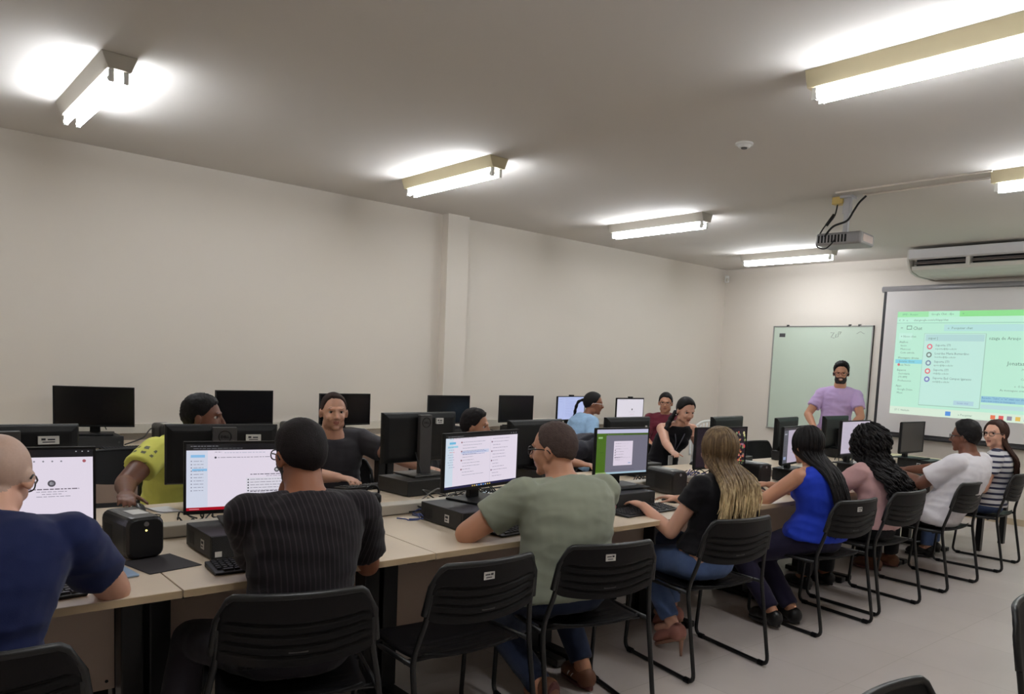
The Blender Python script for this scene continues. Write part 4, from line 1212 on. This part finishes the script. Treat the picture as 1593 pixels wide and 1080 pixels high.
    # ---- eyes and brows
    for e in (-1, 1):
        b = MB(T @ HM); b.use(M_EYE); c = Vector((.0632, e*.031, .0040)); b.ell(c, (.0118, .0122, .0105), None, 16, 10)
        b.use(M_IRIS); b.ell(c + Vector((.0088, 0, 0)), (.0045, .0068, .0072), None, 12, 8)
        b.build('eye', None, root, smooth=True)
        b = MB(T @ HM); b.tube([(.0795-.004*abs(k)/3, e*.031 + k*.0048, .0105 - .0006*k*k) for k in range(-3, 4)], .0016, 6); b.build('eyelashes', M_LASH, root)
        if hairspec is not None:
            b = MB(T @ HM); b.tube([(.0835-.0017*k, e*(.014 + .0066*k), .0265 + .004*math.sin(k/5*PI)) for k in range(6)], .003, 6, rr=[.0022, .0032, .0032, .0028, .0022, .0012]); b.build('eyebrow', hairspec.get('brow', hair), root)
    # ---- shirt
    mb = MB(T)
    if shirt:
        INF = .015
        torso(mb, INF, hem, .945)
        if not tank:
            for e in (1, -1):
                a, el, wr = arms[e]
                mb.cone(sp(.88) + l*e*.06, a, .062*S, .068*S if not fem else .056*S, 16, True, True)
                mb.ell(a, ((.072 if not fem else .058)*S,)*3)
                if sleeve > 0:
                    c0_, c1_ = a, a.lerp(el, min(sleeve, 1))
                    mb.cone(c0_, c1_, ar*1.12 + .016, (ar*1.0 + .021*sleeve_r), 18, True, False)
                    if sleeve > 1:
                        mb.ell(el, ((ar + .012),)*3)
                        mb.cone(el, el.lerp(wr, sleeve-1), ar*.86+.014, .046*S, 16, True, False)
        def wr_post(me):
            nn = [0.0]*(3*len(me.vertices)); me.vertices.foreach_get('normal', nn)
            for i_, v in enumerate(me.vertices):
                vn = Vector(nn[3*i_:3*i_+3]); p = v.co*7.5; n = noise.noise(Vector((p.x, p.y + p.z*.5, p.z*2.2))) ; n2 = noise.noise(p*2.7)
                rr_ = 1 - abs(n)*2
                v.co += vn*(wrinkle*rr_*.9 + wrinkle*.5*n2)
        baked(mb, 'blouse' if fem else 'shirt', [shirt], root, .0085 if vox < .0075 else .010, 3, .5, wr_post)
    # ---- trousers
    mb = MB(T)
    mb.rings([ellring(sp(s) , l, axis(0), w_*S*bulk, d_*S*bulk) for s, w_, d_ in ((-.17, .13, .105), (-.10, .160, .122), (0, .168, .127), (.10, .150, .110))])
    for e in (1, -1):
        h_, kn, an = legs[e]
        mb.cone(h_ - up*.01, kn, .098*S*(.5+.5*bulk), .070*S, 18, True, True)
        mb.cone(kn, kn.lerp(an, pants_len), .070*S, .054*S, 18, True, False)
    def wr2(me):
        nn = [0.0]*(3*len(me.vertices)); me.vertices.foreach_get('normal', nn)
        for i_, v in enumerate(me.vertices):
            p = v.co*10; v.co += Vector(nn[3*i_:3*i_+3])*(.0035*(1-abs(noise.noise(p))*2))
    baked(mb, 'trousers', [pants], root, .010, 3, .5, wr2)
    # ---- shoes
    for e in (1, -1):
        h_, kn, an = legs[e]; g_ = an.z
        tip = f; 
        if shoe is None: continue
        ms_, sole = shoe
        dn = (an - kn).normalized()
        tuck = dn.dot(-f) > .75
        fw = (f if not tuck else (-up*.9 + f*.2).normalized())
        dw = -up if not tuck else -f
        if heel:
            fw = (f*.90 - up*.42).normalized(); dw = (-up*.90 - f*.42).normalized()
        b = MB(T)
        base = an + dw*(.058)
        b.ell(an - fw*.020 + dw*.035, (.054, .044, .052)); 
        Rm = Matrix((fw, fw.cross(dw)*-1, dw*-1)).transposed()
        b.ell(an + fw*.055 + dw*.032, (.115*S, .046*S, .040*S), Rm); b.ell(an + fw*.115 + dw*.045, (.062*S, .044*S, .026*S), Rm)
        baked(b, 'shoe', [ms_], root, .008, 3)
        b = MB(T)
        rings = []
        for dz in (.062, .080):
            rings.append([an + dw*dz + fw*(.055 + (.125*S)*math.cos(q)) + fw.cross(dw)*((.040 + .006*math.cos(q))*S*math.sin(q)) for q in [2*PI*k/24 for k in range(24)]])
        b.rings(rings); b.build('shoe_sole', sole, root, bevel=.003)
        if heel:
            b = MB(T); hb_ = an + dw*.075 - fw*.035; b.cone(hb_, Vector((hb_.x - f.x*.005, hb_.y - f.y*.005, .002)), .014, .006, 12); b.build('shoe_heel', sole, root, smooth=True)
    # ---- hair
    hairs(T, HM, HR, Hd, S, hair, hairspec or {}, root, sp, axis, l, f, TL, P, Nb)
    if glasses: add_glasses(T @ HM, glasses, root)
    if extra: extra(dict(T=T, HM=HM, root=root, sp=sp, axis=axis, l=l, f=f, arms=arms, legs=legs, S=S, up=up, Nb=Nb))
    return root

def beard_mask(q):
    az = abs(math.atan2(q.y, q.x))
    if q.z > -.040 + .0 and az < .75 and not (q.z < -.034 and abs(q.y) < .03): return False
    lim = -.046 if az < .5 else (-.040 + (az-.5)*.045)
    if q.z < lim and q.z > -.118 + max(0, -(q.x-.02))*.6: 
        return not (q.x > .075 and abs(q.y) < .021 and -.076 < q.z < -.048)
    return q.x > .07 and abs(q.y) < .030 and -.052 < q.z < -.040
def scalp_mask(q):
    az = math.degrees(abs(math.atan2(q.y, q.x))); el = math.degrees(math.atan2(q.z, math.hypot(q.x, q.y)))
    return el > interp([(0, 52), (45, 46), (70, 20), (88, 8), (100, -10), (140, -36), (180, -42)], az)

def hairs(T, HM, HR, Hd, S, hair, sp_, root, sp, axis, l, f, TL, P, Nb):
    kind = sp_.get('kind')
    if not kind or kind == 'none': return
    hl = sp_.get('hairline', 50); top = sp_.get('top', .014); side = sp_.get('side', .008); nape = sp_.get('nape', -40)
    sb = sp_.get('sideburn', 8); rough = sp_.get('rough', .002); rs = sp_.get('rscale', 60)
    line = [(0, hl), (28, hl-1), (48, hl-10), (66, sb+10), (84, sb-6), (100, -6), (125, nape*.75), (180, nape)]
    b = MB(T @ HM); NU, NV = 72, 44; rings = []
    seedv = Vector((Hd.x*3, Hd.y*5, 1.7))
    for j in range(NV+1):
        el = -PI/2 + PI*(j+.01)/(NV+.02); ring = []
        for i in range(NU):
            az = 2*PI*i/NU; a = az if az <= PI else 2*PI-az
            dv = Vector((math.cos(el)*math.cos(az), math.cos(el)*math.sin(az), math.sin(el)))
            r = skull_r(dv); bd = interp(line, math.degrees(a)) + 3*noise.noise(Vector((az*4, 0, 0)) + seedv)
            e = math.degrees(el); m_ = sstep(bd-5, bd+7, e)
            tt = side + (top-side)*sstep(15, 60, e)
            n = noise.noise(dv*rs*.1 + seedv)*.6 + noise.noise(dv*rs*.25 + seedv)*.4
            r2 = r + (tt*m_ + rough*n*m_*2.0) - (1-m_)*.018
            if e < -45: r2 = min(r2, r - .01)
            # keep the ear free
            ring.append(dv*r2)
        rings.append(ring)
    b.rings(rings); b.build('hair', hair, root, smooth=sp_.get('smooth', True))
    rnd = random.Random(int(abs(Hd.x*1000) + Hd.y*77))
    M = T @ HM
    if kind in ('long', 'curly'):
        L = sp_.get('length', .45); n = sp_.get('n', 90); a0, a1 = sp_.get('arc', (62, 298)); back = sp_.get('back', .115); wid = sp_.get('width', .13)
        tm = sp_.get('lock', .011); b = MB()
        for k in range(n):
            az = math.radians(a0 + (a1-a0)*(k+.5)/n + rnd.uniform(-2, 2)); pts = []; rr = []
            lay = rnd.uniform(.006, .016) + (sp_.get('vol', 0)*rnd.random())
            for el in (72, 58, 42, 26, 10, -6, -20):
                dv = Vector((math.cos(math.radians(el))*math.cos(az), math.cos(math.radians(el))*math.sin(az), math.sin(math.radians(el))))
                pts.append(HM @ (dv*(skull_r(dv) + lay + sp_.get('vol', 0)*.5*sstep(70, 0, el)))); rr.append(tm*(.5 + .5*sstep(80, 20, el)))
            last = pts[-1]; lat = (last - Hd).dot(l)
            steps = 9; LL = L*(1 - sp_.get('ragged', .2)*rnd.random() - .25*abs(math.cos(az/1.0))*0)
            ztop = last.z; jx, jy = rnd.uniform(-.012, .012), rnd.uniform(-.012, .012)
            tl = max(-1, min(1, lat/.085))*wid*rnd.uniform(.55, 1.0)
            for s_ in range(1, steps+1):
                t_ = s_/steps; z = ztop - LL*t_
                sf = (z - P.z)/max(Nb.z - P.z, .01); base = sp(min(sf, 1.05))
                tgt = base - axis(min(max(sf, 0), 1))*(back + .012*rnd.random()) + l*tl
                w_ = sstep(0, sp_.get('fall', .55), t_)
                p = Vector((last.x, last.y, z)).lerp(Vector((tgt.x, tgt.y, z)), w_)
                p.x += jx*t_; p.y += jy*t_
                wv = sp_.get('wave', .004)
                p += l*wv*math.sin(t_*sp_.get('freq', 7)+k) + axis(.5)*wv*math.cos(t_*sp_.get('freq', 7)+k*1.7)
                pts.append(p); rr.append(tm*(1 - .75*max(0, t_-.3)/.7))
            if kind == 'curly':
                P2 = smooth_pts(pts, 4); R2 = []
                out = []
                for i, p in enumerate(P2):
                    ph = i*.95 + k; am = .010*min(1, i/12)
                    out.append(p + Vector((math.cos(ph), math.sin(ph), .3*math.sin(ph*1.3)))*am); R2.append(interp(list(enumerate(rr)), i/4.0)*.8)
                b.tube([T @ p for p in out], tm, 5, rr=R2)
            else:
                P2 = smooth_pts(pts, 2); R2 = [interp(list(enumerate(rr)), i/2.0) for i in range(len(P2))]
                b.tube([T @ p for p in P2], tm, 6, rr=R2)
        b.build('hair_lengths', sp_.get('mat2', hair), root, smooth=True)
    if kind == 'tail':
        pts = sp_['tail']; b = MB(T)     # explicit world path of a braid or pony tail
        P2 = smooth_pts(pts, 6); n = len(P2)
        rr = [sp_.get('tr', .017)*(1 + .16*math.sin(i*1.4))*(1 - .6*max(0, i/n-.6)/.4) for i in range(n)]
        b.tube(P2, .015, 10, rr=rr); b.build('ponytail', hair, root, smooth=True)
        b = MB(M); b.ell(sp_.get('bun', (-.10, 0, .0)), (.022, .026, .026)); b.build('hair_tie', hair, root, smooth=True)

def add_glasses(M, m, root):
    b = MB(M)
    for e in (-1, 1):
        c = Vector((.0965, e*.032, .000)); pts = []
        for k in range(20):
            a = 2*PI*k/20; pts.append(c + Vector((-.004*abs(math.cos(a))*(1 if e*math.cos(a) > 0 else .2), .0245*math.copysign(abs(math.cos(a))**.75, math.cos(a)), .0175*math.copysign(abs(math.sin(a))**.8, math.sin(a)))))
        b.tube(pts, .0022, 6, closed=True)
        b.tube([(.0925, e*.056, .006), (.06, e*.072, .008), (.02, e*.081, .008), (-.012, e*.086, .004), (-.024, e*.086, -.010)], .0026, 6)
    b.tube([(.097, -.009, .004), (.1005, 0, .007), (.097, .009, .004)], .0017, 6)
    b.build('glasses', m, root, smooth=True)

def skinm(name, rgb): return mat(name, rgb, .48, var=.05, scale=18, bump=.02, spec=.4, sss=.06)
M_EYE = mat('eye_white', (196, 186, 178), .3); M_IRIS = mat('iris_dark', (38, 24, 18), .2); M_LASH = mat('lash', (26, 18, 16), .6)
M_LIPS = mat('lips', (158, 98, 86), .5, var=.05)
SK_LIGHT = skinm('skin_light', (214, 164, 140)); SK_TAN = skinm('skin_tan', (188, 136, 108)); SK_BROWN = skinm('skin_brown', (150, 98, 72)); SK_DARK = skinm('skin_dark', (116, 74, 56))
def hairm(name, rgb, rough=.55, var=.35, scale=90, bump=.3, spec=.22): return mat(name, rgb, rough, var=var, scale=scale, bump=bump, bscale=220, spec=spec)
H_BLACK = hairm('hair_black', (16, 12, 13)); H_BLK2 = hairm('hair_soft_black', (24, 18, 19), .7); H_BROWN = hairm('hair_brown', (66, 46, 38)); H_GREYBR = hairm('hair_greying', (72, 58, 54), .7)
H_BUZZ = hairm('hair_buzz', (56, 42, 38), .85, scale=300); H_LBR = hairm('hair_long_brown', (58, 36, 28))
M_STUB = mat('stubble', (150, 112, 98), .6, var=.12, scale=300); M_BEARD = mat('beard_dark', (38, 28, 26), .8, var=.3, scale=200, bump=.4)
M_BEARDB = mat('beard_soft', (90, 66, 56), .7, var=.2, scale=300)
M_SCALP = mat('shaved_scalp', (176, 146, 130), .55, var=.08, scale=160)
def cloth(name, rgb, var=.07, stripe=None, rough=.85, scale=40): return mat(name, rgb, rough, var=var, scale=scale, bump=.12, bscale=500, spec=.15, stripe=stripe, sheen=.1)
C_NAVY = cloth('navy_tee', (26, 34, 72)); C_RIB = cloth('black_ribbed_tee', (30, 26, 29), stripe=(1, 62, (52, 46, 50), .70, .86)); C_GRN = cloth('grey_green_tee', (140, 144, 128), .04)
C_BLK = cloth('black_tee', (20, 18, 22)); C_BLUE = cloth('royal_blue_blouse', (32, 58, 178), .08); C_PINK = cloth('pink_top', (198, 158, 156)); C_WHT = cloth('white_shirt', (222, 218, 222), .03)
C_STR = cloth('striped_top', (214, 212, 214), .03, stripe=(2, 22, (52, 54, 78), .58, .64)); C_YEL = cloth('yellow_shirt', (240, 239, 120), .04); C_DGR = cloth('dark_grey_tee', (62, 60, 64))
C_DENJ = cloth('denim_jacket', (150, 182, 214), .14); C_MAR = cloth('maroon_top', (98, 36, 48)); C_LIL = cloth('lilac_tee', (196, 170, 214), .04); C_CHAR = cloth('charcoal_top', (58, 58, 66))
J_BLUE = cloth('blue_jeans', (84, 104, 146), .22, scale=28); J_DARK = cloth('dark_jeans', (40, 48, 70), .2, scale=28); P_BLK = cloth('black_trousers', (26, 26, 30)); P_GREY = cloth('charcoal_trousers', (52, 48, 54), .1); P_NAVY = cloth('dark_navy_trousers', (40, 36, 58))
S_BLK = (mat('shoe_black', (22, 20, 20), .4), mat('sole_dark', (40, 34, 32), .6)); S_BRN = (mat('shoe_brown', (112, 72, 50), .6), mat('sole_maroon', (96, 52, 50), .6)); S_NUDE = (mat('shoe_nude', (168, 112, 100), .5), mat('sole_tan', (150, 110, 90), .5))
G_BLK = mat('glasses_black', (20, 18, 20), .3); G_RED = mat('glasses_red', (110, 34, 32), .3); G_METAL = mat('glasses_metal', (90, 80, 76), .3, metal=.6); G_WHT = mat('glasses_pale', (222, 212, 204), .4)
SHORT = dict(kind='short', top=.016, side=.008, rough=.0022)
ZS = .545


def ombre():
    m = mat('hair_blonde', (240, 198, 152), .45, var=.45, scale=70, bump=.2, bscale=180, spec=.3)
    nt = m.node_tree; b = nt.nodes['Principled BSDF']; src = b.inputs['Base Color'].links[0].from_socket
    tc = nt.nodes.new('ShaderNodeTexCoord'); sx = nt.nodes.new('ShaderNodeSeparateXYZ'); nt.links.new(tc.outputs['Object'], sx.inputs[0])
    rp = nt.nodes.new('ShaderNodeValToRGB'); rp.color_ramp.elements[0].position = .86; rp.color_ramp.elements[0].color = (1, 1, 1, 1)
    rp.color_ramp.elements[1].position = 1.16; rp.color_ramp.elements[1].color = (.24, .20, .17, 1)
    nt.links.new(sx.outputs[2], rp.inputs[0])
    nz = nt.nodes.new('ShaderNodeTexNoise'); nz.inputs['Scale'].default_value = 1.0
    mp = nt.nodes.new('ShaderNodeMapping'); mp.inputs['Scale'].default_value = (70, 70, 4)
    nt.links.new(tc.outputs['Object'], mp.inputs[0]); nt.links.new(mp.outputs[0], nz.inputs['Vector'])
    r2 = nt.nodes.new('ShaderNodeValToRGB'); r2.color_ramp.elements[0].position = .38; r2.color_ramp.elements[0].color = (.34, .28, .22, 1); r2.color_ramp.elements[1].position = .6
    nt.links.new(nz.outputs['Fac'], r2.inputs[0])
    m1 = nt.nodes.new('ShaderNodeMixRGB'); m1.blend_type = 'MULTIPLY'; m1.inputs[0].default_value = 1
    m2 = nt.nodes.new('ShaderNodeMixRGB'); m2.blend_type = 'MULTIPLY'; m2.inputs[0].default_value = .8
    nt.links.new(src, m1.inputs[1]); nt.links.new(rp.outputs[0], m1.inputs[2]); nt.links.new(m1.outputs[0], m2.inputs[1]); nt.links.new(r2.outputs[0], m2.inputs[2])
    nt.links.new(m2.outputs[0], b.inputs['Base Color']); return m
# --- front row, facing the screens (towards -x)
person('bald person in a navy tee and glasses, seen from behind at the left edge', (-2.42, .14, ZS), (-2.62, .285, 1.122), 172, 152, 24, SK_LIGHT, C_NAVY, J_DARK, H_BUZZ,
       S=1.0, bulk=1.08, slouch=.07, rh=(-2.87, .585, .785), lh=(-2.90, .10, .785), rpole=(.35, .30, -.6), sleeve=.62, scalp=M_SCALP, hairspec=dict(kind='none', brow=H_BUZZ), glasses=G_BLK, shoe=S_BLK, vox=.006)
person('person in a black ribbed tee with glasses and a beard, seen from behind', (-2.44, 1.05, ZS), (-2.60, 1.125, 1.150), 168, 186, 4, SK_BROWN, C_RIB, P_GREY, H_BLK2,
       S=1.0, bulk=1.0, slouch=.04, lh=(-2.76, 1.14, .940), rh=(-2.84, 1.40, .785), lpole=(.25, -.35, -1), rpole=(.35, .30, -.9), sleeve=.72, hairspec=dict(kind='short', top=.015, side=.007, rough=.0015, nape=-36, brow=H_BLACK),
       beard=M_BEARD, glasses=G_BLK, shoe=S_BLK, vox=.006, lf=(-2.75, .74, .09), rf=(-2.85, 1.16, .09), hand_curl=1.15, lnrm=(0, -.3, -.9))
def p3x(c):
    up = Vector((0, 0, 1)); l = c['l']; f = c['f']
    for sh, e in zip([o for o in c['root'].children if o.name.split('.')[0] == 'shoe'], (1, -1)):
        an = c['legs'][e][2]; T = c['T']; pts = []
        for side in (1, -1):
            for k in range(2):
                pts.append((T @ (an + f*(.035 + .032*k) - up*.032 + l*side*.07), (f*.5 - up).normalized(), f, .045, .010))
        on_decal(c, pts, sh)
        b = MB(T)
        for k in range(3): b.tube([an + f*(.055 + .018*k) - up*(.0 + .009*k) + l*q*.022 for q in (-1, 0, 1)], .003, 6)
        b.build('laces', mat('lace_dark', (50, 36, 30), .7), sh)
def on_decal(c, pts, sh):
    for (p, u, v, wu, hv) in pts:
        vs = []; b = MB(); N = 5
        for j in range(3):
            for i in range(N):
                q = Vector(p) + Vector(u)*wu*(i/(N-1)-.5) + Vector(v)*hv*(j/2-.5)
                ok, co, no, ix = sh.closest_point_on_mesh(q); vs.append(co + no*.002)
        b.add(vs, [(j*N+i, j*N+i+1, (j+1)*N+i+1, (j+1)*N+i) for j in range(2) for i in range(N-1)])
        b.build('stripe', M_STICK, sh)
person('person in a grey green tee and glasses, seen from behind, elbow on the desk', (-2.44, 2.23, ZS), (-2.60, 2.285, 1.127), 170, 206, 4, SK_TAN, C_GRN, J_DARK, H_GREYBR,
       S=1.02, bulk=1.18, slouch=.05, lh=(-2.84, 2.10, .79), rh=(-2.88, 2.42, .79), lpole=(.35, -.9, -.25), rpole=(.2, .5, -.9), sleeve=.62, belly=.02, hairspec=dict(kind='short', top=.010, side=.006, rough=.0025, hairline=56, nape=-30, brow=H_GREYBR),
       glasses=G_BLK, extra=p3x, shoe=S_BRN, vox=.006, rf=(-2.55, 2.50, .085), lf=(-2.40, 2.12, .13), pants_len=.90)
person('person with long blonde hair in a black tee and jeans, seen from behind', (-2.44, 3.22, ZS), (-2.47, 3.31, 1.105), 174, 176, 2, SK_LIGHT, C_BLK, J_BLUE, hairm('hair_dark_blonde', (98, 78, 58)),
       S=.96, fem=True, slouch=.02, bulk=1.06, lh=(-2.74, 3.06, .785), rh=(-2.80, 3.42, .785), lpole=(.55, -.30, -.9), sleeve=.42, hairspec=dict(kind='long', top=.016, side=.014, rough=.001, length=.36, n=210, lock=.0075, width=.165, back=.132, mat2=ombre(), ragged=.32, wave=.002, freq=4, nape=-60, sideburn=0, hairline=54),
       shoe=S_NUDE, heel=True, pants_len=.88, lf=(-2.60, 3.20, .145), rf=(-2.80, 3.42, .145), hem=.13)
person('person with straight black hair in a sleeveless royal blue blouse', (-2.44, 4.30, ZS), (-2.53, 4.28, 1.088), 172, 168, 6, SK_TAN, C_BLUE, P_NAVY, H_BLACK,
       S=.97, fem=True, slouch=.05, bulk=1.10, lh=(-2.80, 4.17, .785), rh=(-2.88, 4.45, .785), lpole=(.20, -1, -.6), tank=True, sleeve=0, hairspec=dict(kind='long', top=.016, side=.014, length=.50, n=90, lock=.0085, width=.085, back=.160, fall=.30, nape=-60, sideburn=0),
       shoe=S_BLK, lf=(-2.52, 4.02, .10), rf=(-2.50, 4.20, .09), hem=.0)
person('person with long dark curly hair in a pale pink top', (-2.44, 5.04, ZS), (-2.53, 5.01, 1.070), 174, 190, 8, SK_BROWN, C_PINK, P_BLK, H_BLACK,
       S=.95, fem=True, slouch=.05, bulk=1.08, lh=(-2.88, 4.86, .785), rh=(-2.88, 5.2, .785), lpole=(.35, -.5, -.8), sleeve=.62, hairspec=dict(kind='curly', top=.024, side=.024, rough=.006, rscale=90, length=.36, n=150, lock=.0115, width=.13, back=.165, vol=.04, nape=-60, sideburn=0, wave=.01, smooth=True),
       shoe=S_BLK, hem=-.02)
person('person in a white shirt and dark glasses, in profile', (-2.42, 6.05, ZS), (-2.34, 6.20, 1.115), 176, 186, 2, SK_DARK, C_WHT, P_BLK, H_BLACK,
       S=1.0, bulk=1.14, slouch=.06, lh=(-2.74, 6.02, .80), rh=(-2.80, 6.22, .80), sleeve=.75, sleeve_r=1.6, hairspec=dict(kind='short', top=.022, side=.011, rough=.003, brow=H_BLACK), glasses=G_BLK, shoe=S_BRN, vox=.0075, hem=-.14)
person('person with long brown hair and glasses in a striped top, looking back', (-2.42, 7.04, ZS), (-2.38, 6.93, 1.115), 192, 256, -2, SK_LIGHT, C_STR, J_BLUE, H_LBR,
       S=.96, fem=True, slouch=.03, bulk=1.0, lh=(-2.58, 6.86, .67), rh=(-2.62, 7.00, .66), sleeve=.50, hairspec=dict(kind='long', top=.014, side=.010, length=.40, n=80, lock=.009, width=.10, back=.13, arc=(95, 290), nape=-60, sideburn=-5), glasses=G_METAL, shoe=S_BLK, vox=.0075, hem=-.05)

def decal(root, pts, m, name='print', push=.0022, on=None):
    """small flat marks laid on the nearest cloth surface"""
    sh = on or [c for c in root.children if c.name.split('.')[0] in ('shirt', 'blouse')][0]
    N = 5
    for (c, u, v, wu, hv) in pts:
        vs = []; b = MB()
        for j in range(3):
            for i in range(N):
                p = Vector(c) + Vector(u)*wu*(i/(N-1)-.5) + Vector(v)*hv*(j/2-.5)
                ok, co, no, ix = sh.closest_point_on_mesh(p)
                vs.append(co + no*push)
        b.add(vs, [(j*N+i, j*N+i+1, (j+1)*N+i+1, (j+1)*N+i) for j in range(2) for i in range(N-1)])
        b.build(name, m, sh)
def print_marks(c):
    a, el, wr = c['arms'][-1]; T = c['T']; ax = (el-a).normalized(); out = []
    cr = Vector((.8, -.6, .1)); sd = ax.cross(cr).normalized()
    for k, (t_, o_) in enumerate(((.0, .0), (.13, -.1), (.26, 0), (.40, -.05))):
        p = a.lerp(el, .02 + t_) + cr*.09
        for q in (-.030, 0, .030): out.append((T @ (p + sd*q), ax, sd, .022 - .006*(k % 2), .013))
    decal(c['root'], out, mat('print_grey', (112, 114, 84), .7))
# --- second row, facing us (towards +x)
person('person in a yellow football shirt looking to the right, hand on a mouse', (-4.72, 1.34, ZS), (-4.50, 1.40, 1.125), 18, 62, 0, SK_DARK, C_YEL, P_BLK, H_BLACK,
       S=1.02, bulk=1.12, slouch=.05, rh=(-4.09, .93, .800), lh=(-4.22, 1.62, .79), extra=print_marks, rpole=(-.1, -.7, -.6), sleeve=.55, hairspec=dict(kind='short', top=.016, side=.005, rough=.005, rscale=160, hairline=46, brow=H_BLACK), shoe=S_BLK, vox=.0065, hand_curl=.3)
person('person in a dark grey tee facing us with short hair', (-4.76, 2.30, ZS), (-4.60, 2.205, 1.145), -8, -14, 0, SK_LIGHT, C_DGR, P_BLK, H_BUZZ,
       S=1.0, bulk=1.08, slouch=.04, rh=(-4.26, 2.08, .785), lh=(-4.12, 2.66, .80), lpole=(-.2, .8, -.5), rpole=(-.2, -.5, -.8), sleeve=.60, hairspec=dict(kind='short', top=.009, side=.004, rough=.001, hairline=56, brow=H_BROWN), beard=mat('jaw_stubble', (190, 142, 120), .55), shoe=S_BLK, vox=.006)  # jaw tone is slight stubble, kept close to the skin colour
person('person with short dark hair mostly hidden behind the list page monitor', (-4.74, 3.22, ZS), (-4.52, 3.235, 1.045), 4, 40, 2, SK_TAN, C_DGR, P_BLK, H_BLK2,
       S=.98, slouch=.10, lh=(-4.26, 3.42, .785), rh=(-4.2, 3.1, .785), sleeve=.6, hairspec=dict(kind='short', top=.020, side=.011, rough=.005, rscale=110, brow=H_BLACK), shoe=S_BLK, vox=.0075)
person('person in a charcoal top leaning over the desk behind the green sidebar monitor', (-4.80, 4.22, ZS), (-4.30, 4.40, .935), 10, 10, 34, SK_TAN, C_CHAR, P_BLK, H_BLACK,
       S=.98, slouch=.14, rh=(-4.18, 3.96, .785), lh=(-4.16, 4.44, .785), sleeve=1.0, rpole=(-.3, -.9, -.2), lpole=(-.3, .9, -.2), hairspec=dict(kind='short', top=.018, side=.010, rough=.003), shoe=S_BLK, vox=.0075)
def lanyard(c):
    T = c['T']; sp = c['sp']; ax = c['axis']; l = c['l']; b = MB(T)
    pts = [sp(1.0) - ax(.9)*.05 + l*.0, sp(.98) + l*.065, sp(.86) + l*.05 + ax(.86)*.085, sp(.70) + l*.02 + ax(.7)*.150, sp(.42) + ax(.42)*.158]
    b.tube(smooth_pts(pts, 6), .005, 6)
    pts = [sp(1.0) - ax(.9)*.05, sp(.98) - l*.065, sp(.86) - l*.05 + ax(.86)*.085, sp(.70) - l*.02 + ax(.7)*.150, sp(.42) + ax(.42)*.158]
    b.tube(smooth_pts(pts, 6), .005, 6); b.build('lanyard', mat('lanyard_grey', (84, 84, 92), .7), c['root'], smooth=True)
    b = MB(T @ Matrix.Translation(sp(.36) + ax(.36)*.165)); b.box(-.003, .003, -.028, .028, -.045, .04); b.build('badge', M_STICK, c['root'])
    b = MB(T @ c['HM'])
    for e in (-1, 1): b.ell((-.006, e*.088, -.045), (.006, .006, .006), None, 10, 6)
    b.build('earrings', M_WHITEPL, c['root'], smooth=True)
person('person in a black halter top with a lanyard, looking down', (-4.76, 5.46, ZS), (-4.50, 5.525, 1.155), -24, -20, 18, SK_LIGHT, C_BLK, P_BLK, H_BLACK,
       S=.98, fem=True, slouch=.03, rh=(-4.20, 5.04, .795), lh=(-4.36, 5.60, .93), rpole=(-.1, -.4, -.9), lpole=(.1, .4, -1), tank=True, sleeve=0, vox=.0065,
       hairspec=dict(kind='tail', top=.012, side=.010, rough=.0005, hairline=50, bun=(-.085, .0, -.045), tail=[(-4.585, 5.50, 1.14), (-4.60, 5.44, 1.07), (-4.585, 5.385, 1.01), (-4.575, 5.355, .95), (-4.57, 5.35, .88)], tr=.024, brow=H_BLACK), extra=lanyard)
person('person in a light denim jacket with a ponytail and pale glasses', (-5.78, 5.34, ZS), (-5.80, 5.625, 1.130), 75, 48, 4, SK_BROWN, C_DENJ, P_BLK, H_BLACK,
       S=.97, fem=True, slouch=.03, bulk=1.12, lh=(-6.27, 5.70, .79), rh=(-5.62, 5.60, .69), sleeve=1.85, vox=.0075,
       hairspec=dict(kind='tail', top=.012, side=.010, rough=.0005, hairline=50, bun=(-.10, 0, .03), tail=[(-5.87, 5.54, 1.165), (-5.905, 5.505, 1.14), (-5.92, 5.485, 1.07), (-5.925, 5.475, 1.00), (-5.935, 5.45, .93)], tr=.015), glasses=G_WHT)
person('person in a maroon top and glasses beside the lit white wall monitor', (-5.92, 6.78, ZS), (-5.90, 6.87, 1.137), -40, -52, 2, SK_TAN, C_MAR, P_BLK, H_BLACK,
       S=.97, fem=True, bulk=1.12, slouch=.02, lh=(-5.66, 6.70, .69), rh=(-5.76, 6.50, .69), sleeve=1.0, hairspec=dict(kind='short', top=.013, side=.010, rough=.002, nape=-50, hairline=44), glasses=G_METAL, vox=.0075)
# --- the lecturer
def smile(c):
    b = MB(c['T'] @ c['HM']); b.rings([[Vector((.0905 - .010*(y/.016)**2, y, -.060 + .004*(y/.016)**2 + dz)) for dz in (-.0035, .0035)] + [Vector((.084, y, -.060 + dz)) for dz in (.0035, -.0035)] for y in [-.016 + .004*k for k in range(9)]])
    b.build('teeth', M_WHITEPL, c['root'], smooth=True)
person('person standing in a lilac tee with a dark beard and glasses, smiling', (-4.48, 8.13, .93), (-4.43, 8.10, 1.571), -62, -62, 4, SK_TAN, C_LIL, J_DARK, H_BLACK,
       S=1.0, bulk=.98, slouch=-.01, standing=True, rh=(-4.52, 7.78, .96), lh=(-4.20, 7.92, .95), rpole=(-.7, -.1, -.3), lpole=(.8, .3, -.3), sleeve=.62, sleeve_r=1.0, neck_len=1.5, extra=smile, beard=M_BEARD,
       hairspec=dict(kind='short', top=.026, side=.008, rough=.007, nape=-30, rscale=80, brow=H_BLACK), glasses=G_RED, shoe=S_BLK, vox=.007)
